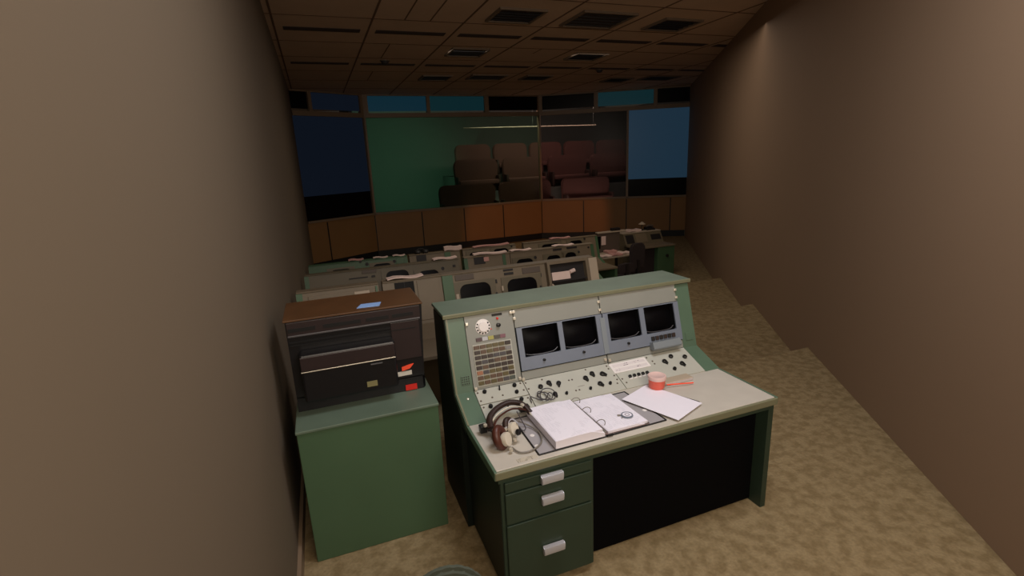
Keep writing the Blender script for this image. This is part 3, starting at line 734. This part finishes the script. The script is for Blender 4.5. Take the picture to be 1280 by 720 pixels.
for i in range(5):
    a = 2*math.pi*i/5+.3; mb = MB(); mb.tube([(-.35, -.96, .10), (-.35+.28*math.cos(a), -.96+.28*math.sin(a), .065)], .016, 8, sub=1)
    lg = obj('leg', mb, 'black', ch)
    mb = MB(); T = tr(-.35+.28*math.cos(a), -.96+.28*math.sin(a), .028) @ Matrix.Rotation(math.pi/2, 4, 'X'); mb.cyl(.027, -.018, .018, T, 14)
    obj('caster', mb, 'rubber', ch).parent = lg

# ------------------------------------------------------------------ consoles farther down the room
YF = Y5+.10
def console_unit(label, x0, x1, y, z, items, group, ends=(True, True), body='far_beige', name='control_console', solid=False, cat='console'):
    t = thing(name, label, cat, ((x0+x1)/2, y+.6, z), group)
    u, s_ = Tup(0, y, z), Tsl(0, y, z)
    dv = .015 if z > -.3 else .038
    prof = [(y+.60, z+DZ-.03), (y+Y3, z+DZ-.03), (y+Y3, z+DZ), (y+Y4, z+Z4), (y+Y5, z+Z5), (y+YF, z+Z5), (y+YF, z), (y+.60, z)]
    obj('housing', MB().prism(prof, x0, x1), body, t)
    obj('desk_top', MB().box(x0, x1, y, y+Y3+.01, z+DZ-.035, z+DZ, I4, .004), 'far_beige', t)
    obj('lid', MB().box(x0, x1, y+Y5-.012, y+YF, z+Z5, z+Z5+.014, I4, .003), body, t)
    for e, xx in zip(ends, ((x0, x0+.05), (x1-.05, x1))):
        if e: 
            pr = [(y+.02, z), (y+.02, z+DZ-.036), (y+Y3, z+DZ-.036), (y+Y3+.001, z+DZ+.002), (y+Y4-.004, z+Z4+.004), (y+Y5-.006, z+Z5-.002), (y+YF, z+Z5-.002), (y+YF, z)]
            obj('end_panel', MB().prism(pr, xx[0]-.003, xx[1]+.003), 'far_green', t)
    for it in items:
        k = it[0]
        if k == 'mon':
            xa, xb, v0, v1 = it[1:5]; v0 += dv; v1 += dv
            fr = MB(); fr.frame((xa-.06, xb+.06, v0-.05, v1+.03), (xa, xb, v0, v1), .075, .0, .014, u)
            mo = obj('monitor', fr, 'far_beige2', t)
            obj('screen', MB().bulge(xa-.01, xb+.01, v0-.01, v1+.01, .001, .008, u), 'far_screen', mo, True)
        elif k == 'knob':
            obj('knob', MB().lathe([(0, 0), (it[3], 0), (it[3]*.9, .015), (0, .018)], u @ tr(it[1], it[2]+dv, 0), 12), 'far_dark', t, True)
        elif k == 'box':
            obj(it[1], MB().box(it[2], it[3], min(it[4]+dv, .42), min(it[5]+dv, .447), 0, it[6], u, .002), it[7], t)
        elif k == 'open':
            xa, xb, v0, v1 = it[1:5]
            fr = MB(); fr.frame((xa-.03, xb+.03, v0-.02, v1+.03), (xa, xb, v0, v1), .004, 0, .07, u)
            fo = obj('open_bay', fr, 'far_beige', t)
            obj('bay_back', MB().box(xa, xb, v0, v1, .001, .004, u), 'far_dark', fo)
        elif k == 'slope':
            obj('control_panel', MB().box(x0+.05, x1-.05, .01, .23, 0, .006, s_, .002), 'far_beige2', t)
    return t
R2 = (2.19, -.25); R3 = (4.34, -.52); R4 = (6.49, -.78)
# vertical face coordinate v for a height z (z relative to row floor)
def vz(z): return (z-Z4)/((Z5-Z4)/LUP)
def box(nm, xa, xb, za, zb, dz_, th, m_): return ('box', nm, xa, xb, vz(za-dz_), vz(zb-dz_), th, m_)
z2 = R2[1]
t = console_unit('beige cabinet with a paper label on its door, far left of the second row', -.90, -.155, R2[0], z2,
    [('box', 'door', -.80, -.19, .02, .40, .012, 'far_beige'), ('box', 'paper_label', -.385, -.245, vz(.90-z2), vz(.95-z2), .016, 'far_pale'), ('box', 'hinge_strip', -.185, -.165, .02, .42, .014, 'far_green')], 'second row of consoles', (True, False), 'far_beige', 'equipment_cabinet', cat='cabinet')
t = console_unit('beige cabinet with a black square display in the second row', -.115, .47, R2[0], z2,
    [('box', 'display', .0, .19, vz(.80-z2), vz(.985-z2), .012, 'far_screen'), ('box', 'display_grid', .093, .098, vz(.80-z2), vz(.985-z2), .014, 'vent_grey'), ('box', 'display_grid', .0, .19, vz(.87-z2), vz(.874-z2), .014, 'vent_grey'), ('box', 'blank_panel', .22, .44, .02, .42, .010, 'far_beige')], 'second row of consoles', (False, False), 'far_beige', 'equipment_cabinet', cat='cabinet')
t = console_unit('beige console with two rounded dark monitors and an open shelf bay, second row', .47, 2.235, R2[0], z2,
    [('mon', .645, .978, vz(.62-z2), vz(.885-z2)), ('mon', 1.165, 1.505, vz(.59-z2), vz(.875-z2)),
     ('box', 'name_strip', .615, .815, vz(.93-z2), vz(.985-z2), .010, 'far_grille'), ('box', 'name_strip', 1.36, 1.57, vz(.915-z2), vz(.975-z2), .010, 'far_grille'),
     ('box', 'vent_slot', 1.145, 1.255, vz(.965-z2), vz(.985-z2), .010, 'far_dark'), ('box', 'vent_slot', 1.15, 1.255, vz(.925-z2), vz(.950-z2), .010, 'far_dark'),
     ('box', 'speaker', .99, 1.06, vz(.855-z2), vz(.895-z2), .012, 'far_dark'), ('box', 'speaker', 1.515, 1.575, vz(.86-z2), vz(.90-z2), .012, 'far_dark'),
     ('knob', 1.035, vz(.755-z2), .014), ('knob', 1.035, vz(.71-z2), .014), ('knob', 1.545, vz(.76-z2), .014), ('knob', 1.545, vz(.71-z2), .014),
     ('box', 'handle', 1.095, 1.115, vz(.77-z2), vz(.82-z2), .030, 'far_pale'), ('box', 'trim_bar', .60, .63, vz(.68-z2), vz(.80-z2), .02, 'far_pale'),
     ('open', 1.66, 2.10, vz(.62-z2), vz(.985-z2)),
     ('box', 'end_post', 2.13, 2.232, vz(.60-z2), vz(.99-z2), .09, 'far_pale'), ('box', 'green_post', .475, .585, 0, vz(1.0-z2), .03, 'far_green')], 'second row of consoles', (False, False), 'far_beige')
z3 = R3[1]
console_unit('olive beige console with grille and rounded monitors, left end of third row', -.90, 1.22, R3[0], z3,
    [('box', 'grille', -.16, .035, vz(.655-z3), vz(.715-z3), .012, 'far_grille'), ('box', 'slot', -.34, -.09, vz(.600-z3), vz(.615-z3), .012, 'far_dark'), ('box', 'socket', -.04, .01, vz(.595-z3), vz(.62-z3), .014, 'far_dark'),
     ('mon', .155, .47, vz(.40-z3), vz(.648-z3)), ('mon', .605, .90, vz(.38-z3), vz(.60-z3)), ('knob', .965, vz(.60-z3), .028), ('box', 'socket', 1.12, 1.16, vz(.60-z3), vz(.635-z3), .012, 'far_dark')], 'third row of consoles', (True, False), 'far_beige2')
console_unit('console with a dark recess above lying papers, middle of the third row', 1.30, 2.02, R3[0], z3,
    [('box', 'recess', 1.45, 1.62, vz(.60-z3), vz(.70-z3), .012, 'far_dark'), ('box', 'dial', 1.60, 1.68, vz(.63-z3), vz(.69-z3), .016, 'far_pink'), ('box', 'green_strip', 1.90, 1.95, vz(.50-z3), vz(.70-z3), .010, 'far_green')], 'third row of consoles', (True, False), 'far_beige')
console_unit('brownish console with dark oval screens, right end of the third row', 2.03, 3.47, R3[0], z3,
    [('mon', 2.11, 2.39, vz(.35-z3), vz(.60-z3)), ('knob', 2.43, vz(.60-z3), .028), ('mon', 2.62, 2.86, vz(.36-z3), vz(.60-z3)), ('mon', 2.94, 3.14, vz(.37-z3), vz(.615-z3)),
     ('box', 'slot', 2.75, 2.90, vz(.665-z3), vz(.695-z3), .012, 'far_dark'), ('box', 'slot', 2.99, 3.17, vz(.67-z3), vz(.70-z3), .012, 'far_dark'), ('knob', 3.19, vz(.605-z3), .022), ('knob', 3.38, vz(.66-z3), .015)], 'third row of consoles', (False, True), 'far_beige')
z4_ = R4[1]
console_unit('green grey console with an oval vent, left end of the farthest row', -.90, .80, R4[0], z4_,
    [('mon', -.55, -.20, vz(.16-z4_), vz(.345-z4_)), ('mon', .175, .50, vz(.16-z4_), vz(.365-z4_)), ('knob', -.03, vz(.44-z4_), .025), ('knob', .075, vz(.385-z4_), .03), ('knob', .56, vz(.38-z4_), .03), ('box', 'grille', .60, .74, vz(.33-z4_), vz(.42-z4_), .01, 'far_green')], 'farthest row of consoles', (True, True), 'far_green')
console_unit('low beige console with a dark recess, second from the left in the farthest row', .84, 1.80, R4[0], z4_,
    [('box', 'recess', .97, 1.15, vz(.30-z4_), vz(.44-z4_), .012, 'far_dark'), ('box', 'green_panel', 1.50, 1.62, vz(.30-z4_), vz(.44-z4_), .012, 'far_green')], 'farthest row of consoles', (False, False), 'far_beige')
console_unit('beige console with two oval grey screens, middle of the farthest row', 1.86, 2.95, R4[0], z4_,
    [('mon', 1.98, 2.28, vz(.2-z4_), vz(.385-z4_)), ('mon', 2.47, 2.78, vz(.2-z4_), vz(.40-z4_)), ('knob', 2.86, vz(.42-z4_), .022)], 'farthest row of consoles', (False, False), 'far_beige')
console_unit('brown console with dark oval screens, right end of the farthest row', 3.12, 4.80, R4[0], z4_,
    [('mon', 3.50, 3.90, vz(.2-z4_), vz(.385-z4_)), ('mon', 4.13, 4.43, vz(.2-z4_), vz(.395-z4_)), ('knob', 4.49, vz(.41-z4_), .028), ('box', 'slot', 3.72, 3.95, vz(.42-z4_), vz(.45-z4_), .01, 'far_grille'), ('box', 'slot', 4.13, 4.36, vz(.43-z4_), vz(.455-z4_), .01, 'far_grille')], 'farthest row of consoles', (False, True), 'far_beige')

# papers and small things on the far consoles
def sheet(x, y, z, w_, d_, rz, label, h=.012, m_='far_paper', name='paper_sheet', group='papers lying on the far consoles', tilt=0.0):
    mb = MB(); n_ = 5; T = Matrix.Rotation(rz, 4, 'Z') @ Matrix.Rotation(tilt, 4, 'X')
    for i in range(n_):
        a, b_ = -w_/2+w_*i/n_, -w_/2+w_*(i+1)/n_
        za, zb = .010*math.sin(i*1.3), .010*math.sin((i+1)*1.3)
        A_ = [T @ Vector(q) for q in ((a, -d_/2, za), (b_, -d_/2, zb), (b_, d_/2, zb), (a, d_/2, za))]
        lo = [mb.bm.verts.new(q) for q in A_]; hi = [mb.bm.verts.new(q+Vector((0, 0, h))) for q in A_]
        mb.bm.faces.new(lo[::-1]); mb.bm.faces.new(hi)
        for q in range(4): mb.bm.faces.new((lo[q], lo[(q+1) % 4], hi[(q+1) % 4], hi[q]))
    bmesh.ops.remove_doubles(mb.bm, verts=mb.bm.verts, dist=1e-4)
    zmin = min(v_.co.z for v_ in mb.bm.verts)
    for v_ in mb.bm.verts: v_.co.z -= zmin
    o = obj(name, mb, m_); o.location = (x, y, z); return tag(o, label, 'paper', group)
PD = .09
T2 = R2[1]+Z5+.0155; T3 = R3[1]+Z5+.0155; T4 = R4[1]+Z5+.0155
sheet(.115, R2[0]+Y5+.045, T2, .36, PD, .05, 'long white paper on the cabinet with the black square display')
sheet(1.72, R3[0]+Y5+.045, T3, .52, PD, -.06, 'crumpled white paper on the middle console of the third row', .02)
sheet(2.22, R3[0]+Y5+.045, T3, .34, PD, .03, 'flat white paper strip on the third row behind the right dark monitor')
sheet(1.02, R3[0]+Y5+.045, T3, .36, PD, .08, 'pale paper on the third row to the right of the small knob', .02)
sheet(1.68, R4[0]+Y5+.045, T4, .34, PD, .0, 'thick pinkish pile of paper on the farthest row above the green panel', .07, 'far_paper')
sheet(2.95, R3[0]+Y5+.045, T3, .36, PD, .04, 'cream paper on the right console of the third row')
sheet(.33, R4[0]+Y5+.045, T4, .26, PD, .02, 'small white paper on the left console of the farthest row')
sheet(.66, R4[0]+Y5+.045, T4, .22, PD, .0, 'small white paper beside the black headphones in the farthest row')
sheet(2.45, R4[0]+Y5+.045, T4, .75, PD, .07, 'wide pink sheet on the middle console of the farthest row', .02, 'far_pink')
sheet(3.95, R4[0]+Y5+.045, T4, .45, PD, .02, 'pink sheet on the right console of the farthest row', .02, 'far_pink')
sheet(-.10, R4[0]+Y5+.045, T4, .26, PD, .02, 'pale pinkish paper at the far left of the farthest row', .02, 'far_pink')
# headphones by the far left row
t = thing('headphones', 'black headphones lying on the farthest row of consoles, left of the pile of paper', 'headphones', (1.08, R4[0]+.885, T4))
for dx in (-.07, .08):
    obj('ear_cup', MB().lathe([(0, 0), (.05, 0), (.065, .03), (.05, .06), (0, .06)], tr(1.08+dx, R4[0]+.885, T4), 14), 'knob_soft', t, True)
mb = MB(); mb.tube([(1.01, R4[0]+.885, T4+.04), (1.03, R4[0]+.94, T4+.07), (1.13, R4[0]+.94, T4+.07), (1.16, R4[0]+.885, T4+.04)], .010, 8, sub=4); obj('headband', mb, 'far_dark', t, True)
# goose neck microphone on the third row
t = thing('desk_microphone', 'small black microphone arm in front of the oval screens, third row', 'microphone', (2.80, R3[0]+.30, R3[1]+DZ))
obj('stand', MB().tube([(2.80, R3[0]+.30, R3[1]+DZ), (2.80, R3[0]+.34, R3[1]+DZ+.12), (2.82, R3[0]+.42, R3[1]+DZ+.30)], .012, 8, sub=4), 'far_dark', t, True)
obj('microphone_head', MB().tube([(2.82, R3[0]+.42, R3[1]+DZ+.30), (2.72, R3[0]+.42, R3[1]+DZ+.31)], .024, 8, sub=1), 'far_dark', t, True)
# documents in the open bay of the second row
u2 = Tup(0, R2[0], R2[1])
t = thing('document_pile', 'pinkish white papers with a rolled sheet in the open bay, second row', 'papers', (1.80, R2[0]+.72, R2[1]+Z4+.05))
obj('sheet', MB().box(1.68, 1.90, vz(.815-z2), vz(.90-z2), .012, .055, u2, .004), 'far_paper', t)
obj('roll', MB().tube([u2 @ Vector((1.90, vz(.885-z2), .05)), u2 @ Vector((1.96, vz(.90-z2), .05))], .022, 10, sub=1), 'far_paper', t)
obj('shelf', MB().box(1.67, 2.09, vz(.795-z2), vz(.812-z2), .006, .066, u2), 'far_dark', t)
t = thing('red_handset', 'red and pale handset at the lower left of the open bay', 'handset', (1.66, R2[0]+.66, R2[1]+Z4))
obj('grip', MB().tube([u2 @ Vector((1.60, vz(.76-z2), .10)), u2 @ Vector((1.64, vz(.70-z2), .11)), u2 @ Vector((1.66, vz(.64-z2), .11))], .018, 8, sub=4), 'far_pink', t, True)
obj('strap', MB().tube([u2 @ Vector((1.65, vz(.78-z2), .09)), u2 @ Vector((1.70, vz(.70-z2), .10)), u2 @ Vector((1.75, vz(.64-z2), .10))], .012, 8, sub=4), 'far_pale', t, True)
for xx, lb in ((1.79, 'pale switch box at the left below the papers, open bay of the second row'), (1.96, 'pale switch box at the right below the papers, open bay of the second row')):
    t = thing('switch_box', lb, 'box', (xx, R2[0]+.68, R2[1]+Z4+.0), 'pale boxes in the open bay')
    obj('case', MB().box(xx-.07, xx+.07, vz(.64-z2), vz(.705-z2), .012, .05, u2, .004), 'far_grille', t)
    obj('switch', MB().cyl(.012, .05, .065, u2 @ tr(xx+.04, vz(.67-z2), 0), 10), 'far_dark', t)

# ------------------------------------------------------------------ cluttered table and console at the right
tb = thing('work_table', 'low table covered in papers right of the farthest console row', 'table', (5.35, 7.75, -.78))
obj('table_top', MB().box(4.92, 5.80, 7.42, 8.10, -.075, -.04, I4, .005), 'far_pale', tb)
for x, y in ((4.96, 7.46), (5.76, 7.46), (4.96, 8.06), (5.76, 8.06)):
    obj('leg', MB().box(x-.025, x+.025, y-.025, y+.025, -.78, -.075), 'far_dark', tb)
for x, y, rz, h, m_, lb in ((5.12, 7.52, .1, .02, 'far_paper', 'white paper on the left front of the cluttered table'), (5.40, 7.52, .0, .03, 'far_pink', 'pinkish paper in the middle of the cluttered table'), (5.67, 7.60, .05, .025, 'far_paper', 'white paper on the right end of the cluttered table'), (5.48, 7.86, .0, .04, 'far_pink', 'pink paper pile at the back of the cluttered table')):
    sheet(x, y, -.0395, .26, .2, rz, lb, h, m_, group='papers on the cluttered table')
t = thing('computer_monitor', 'small black monitor at the left end of the cluttered table', 'monitor', (5.08, 7.85, -.04))
obj('stand', MB().box(5.0, 5.16, 7.80, 7.90, -.0395, -.02), 'far_dark', t)
obj('neck', MB().box(5.06, 5.10, 7.85, 7.88, -.02, .10), 'far_dark', t)
obj('display', MB().box(4.94, 5.20, 7.82, 7.86, .08, .36, I4, .008), 'far_screen', t)
t = thing('notice_board', 'upright brown board with a white notice behind the cluttered table', 'board', (5.52, 8.0, -.04))
obj('board', MB().box(5.22, 5.80, 7.98, 8.02, -.0395, .40, I4, .006), 'far_grille', t)
obj('notice', MB().box(5.31, 5.42, 7.968, 7.979, .13, .33), 'far_paper', t)
obj('top_ledge', MB().box(5.20, 5.95, 7.95, 8.06, .40, .43, I4, .005), 'far_pale', t)
t = thing('storage_box', 'small dark box on the ledge of the upright brown board', 'box', (5.68, 8.0, .431))
obj('carton', MB().box(5.58, 5.80, 7.96, 8.05, .4305, .49, I4, .004), 'far_dark', t)
# stools/chairs in front of the table
def chair(x, y, z, zt_, w_, label, tall=False, m_='far_seat'):
    t = thing('swivel_chair', label, 'chair', (x, y, z), 'dark swivel chairs at the right of the far rows')
    mb = MB(); pf = [(x-w_/2+.02, z+.55), (x+w_/2-.02, z+.55), (x+w_/2, zt_-.10), (x+w_/2-.05, zt_-.01), (x, zt_), (x-w_/2+.05, zt_-.01), (x-w_/2, zt_-.10)]
    mb.prism(pf, y-.04, y+.04, ax='y'); bmesh.ops.bevel(mb.bm, geom=list(mb.bm.edges), offset=.02, segments=2, affect='EDGES')
    obj('backrest', mb, m_, t, True)
    obj('seat', MB().box(x-w_/2, x+w_/2, y+.02, y+.46, z+.43, z+.51, I4, .025), m_, t, True)
    obj('back_support', MB().box(x-.03, x+.03, y-.06, y+.0, z+.40, z+.75), 'far_dark', t)
    obj('post', MB().cyl(.03, z+.07, z+.43, tr(x, y+.24, 0), 10), 'far_dark', t)
    for i in range(5):
        a = 2*math.pi*i/5; mb = MB(); mb.tube([(x, y+.24, z+.09), (x+.27*math.cos(a), y+.24+.27*math.sin(a), z+.04)], .02, 6, sub=1)
        mb.lathe([(0, 0), (.03, .0), (.03, .05), (0, .05)], tr(x+.27*math.cos(a), y+.24+.27*math.sin(a), z), 10)
        obj('leg', mb, 'far_dark', t)
chair(5.07, 6.62, -.78, -.02, .42, 'low black chair pushed up to the cluttered table')
chair(5.50, 6.85, -.78, .32, .37, 'tall dark chair back between the cluttered table and the green ended console')
rx, ry, rz_ = 6.30, 8.0, -.78
t = thing('control_console', 'small console with a green end panel at the right, beyond the near console', 'console', (6.8, ry+.5, rz_), 'side consoles')
obj('desk_top', MB().box(6.25, 7.35, ry-.06, ry+.45, -.075, -.04, I4, .005), 'far_beige', t)
obj('housing', MB().prism([(ry+.40, -.04), (ry+.55, .22), (ry+.85, .22), (ry+.85, -.78), (ry+.50, -.78), (ry+.50, -.078), (ry+.40, -.078)], 6.25, 7.35), 'far_beige2', t)
obj('modesty_panel', MB().box(6.25, 6.88, ry+.10, ry+.13, -.78, -.078), 'far_seat', t)
obj('side_box', MB().box(6.86, 7.34, ry-.04, ry+.44, -.78, -.078, I4, .006), 'far_green', t)
obj('lid', MB().box(6.24, 7.36, ry+.54, ry+.86, .22, .24, I4, .004), 'far_pale', t)
fr = frm((0, ry+.40, -.04), (1, 0, 0), (0, .15, .26))
obj('dark_inset', MB().box(6.30, 6.52, .04, .26, 0, .008, fr), 'far_dark', t)
obj('light_panel', MB().box(6.58, 6.90, .04, .27, 0, .008, fr), 'far_beige', t)
obj('dark_inset', MB().box(7.02, 7.30, .08, .22, 0, .010, fr), 'far_dark', t)
obj('knob', MB().cyl(.035, 0, .03, frm((7.12, ry-.04, -.30), (1, 0, 0), (0, 0, 1))), 'far_dark', t)
sheet(6.64, ry+.70, .2405, .36, .22, .05, 'pale papers on the side console with the green end panel', .04, group='papers on the side console')
t = thing('desk_telephone', 'dark telephone among papers on the side console with the green end panel', 'telephone', (7.15, ry+.70, .2405))
obj('base', MB().prism([(ry+.62, .2405), (ry+.80, .2405), (ry+.80, .31), (ry+.62, .27)], 7.03, 7.25), 'far_dark', t)
obj('handset', MB().tube([(7.03, ry+.72, .325), (7.14, ry+.72, .345), (7.25, ry+.72, .325)], .025, 8, sub=4), 'far_grille', t, True)
t = thing('desk_lamp', 'small dark desk lamp with a bright top behind the papers on the side console', 'lamp', (6.9, ry+.80, .2405))
obj('lamp_base', MB().cyl(.06, .2405, .26, tr(6.93, ry+.76, 0)), 'far_dark', t)
obj('arm', MB().tube([(6.93, ry+.76, .26), (6.95, ry+.76, .38)], .01, 8, sub=1), 'far_dark', t)
obj('lamp_shade', MB().lathe([(.02, .45), (.09, .39), (.085, .385), (.0, .44)], tr(6.95, ry+.76, 0), 16), 'far_pale', t, True)

# ------------------------------------------------------------------ added seats behind the big panes, standing in for seat reflections
def reflected_seat(x, y, z, w_, label):
    t = thing('reflected_seat', label, 'seat', (x, y, z), 'seats standing in for reflections in the large windows')
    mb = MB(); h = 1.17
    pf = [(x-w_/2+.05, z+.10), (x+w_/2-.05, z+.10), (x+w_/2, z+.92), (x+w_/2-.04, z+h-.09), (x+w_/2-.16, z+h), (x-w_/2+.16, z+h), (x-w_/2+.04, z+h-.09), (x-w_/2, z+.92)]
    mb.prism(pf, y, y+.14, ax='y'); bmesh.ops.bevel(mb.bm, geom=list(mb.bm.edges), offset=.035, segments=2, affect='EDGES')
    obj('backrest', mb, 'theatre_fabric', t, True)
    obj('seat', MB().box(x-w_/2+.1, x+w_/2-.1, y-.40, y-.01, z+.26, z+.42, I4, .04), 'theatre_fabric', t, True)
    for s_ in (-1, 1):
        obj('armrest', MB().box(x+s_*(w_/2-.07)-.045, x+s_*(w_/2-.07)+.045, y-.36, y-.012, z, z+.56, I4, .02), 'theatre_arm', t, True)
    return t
ROWS = [(17.45, 1.552, 1.46, [(5.25, 'dim wide reflected seat in the back row, leftmost, left of the corner mullion'), (6.80, 'dim wide reflected seat in the back row, next to the corner mullion on its left'),
                             (8.35, 'dim red wide reflected seat in the back row, just right of the corner mullion'), (9.90, 'dim red wide reflected seat in the back row, centre of the right pane'), (11.45, 'dim red wide reflected seat in the back row, far end of the right pane')]),
        (16.50, 1.002, 1.72, [(5.05, 'dim wide reflected seat in the middle row, leftmost of its row'), (6.95, 'dim wide reflected seat in the middle row at the corner mullion'),
                             (8.85, 'dim wide reflected seat in the middle row, left in the right pane'), (10.75, 'dim wide reflected seat in the middle row, right in the right pane')]),
        (15.55, .152, 2.10, [(4.40, 'dim brown wide reflected seat in the lowest row beside the green glow'), (6.62, 'dim brown wide reflected seat in the lowest row at the corner mullion'), (9.15, 'dim brown wide reflected seat in the lowest row in the right pane')])]
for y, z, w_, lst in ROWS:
    for x, lb in lst: reflected_seat(x, y, z, w_, lb)
t = thing('reflection_line', 'thin pale reflected line running across high up in the large windows', 'rail', (8.0, 15.6, 3.2))  # thin bar added in place of a whitish reflected line
obj('rail', MB().tube([(4.4, 15.6, 3.22), (9.6, 15.6, 3.22)], .020, 8, sub=1), 'far_pale', t)
for x in (4.5, 7.0, 9.5): obj('bracket', MB().tube([(x, 15.6, 3.22), (x, 15.6, 4.2)], .004, 6, sub=1), 'chamber', t)
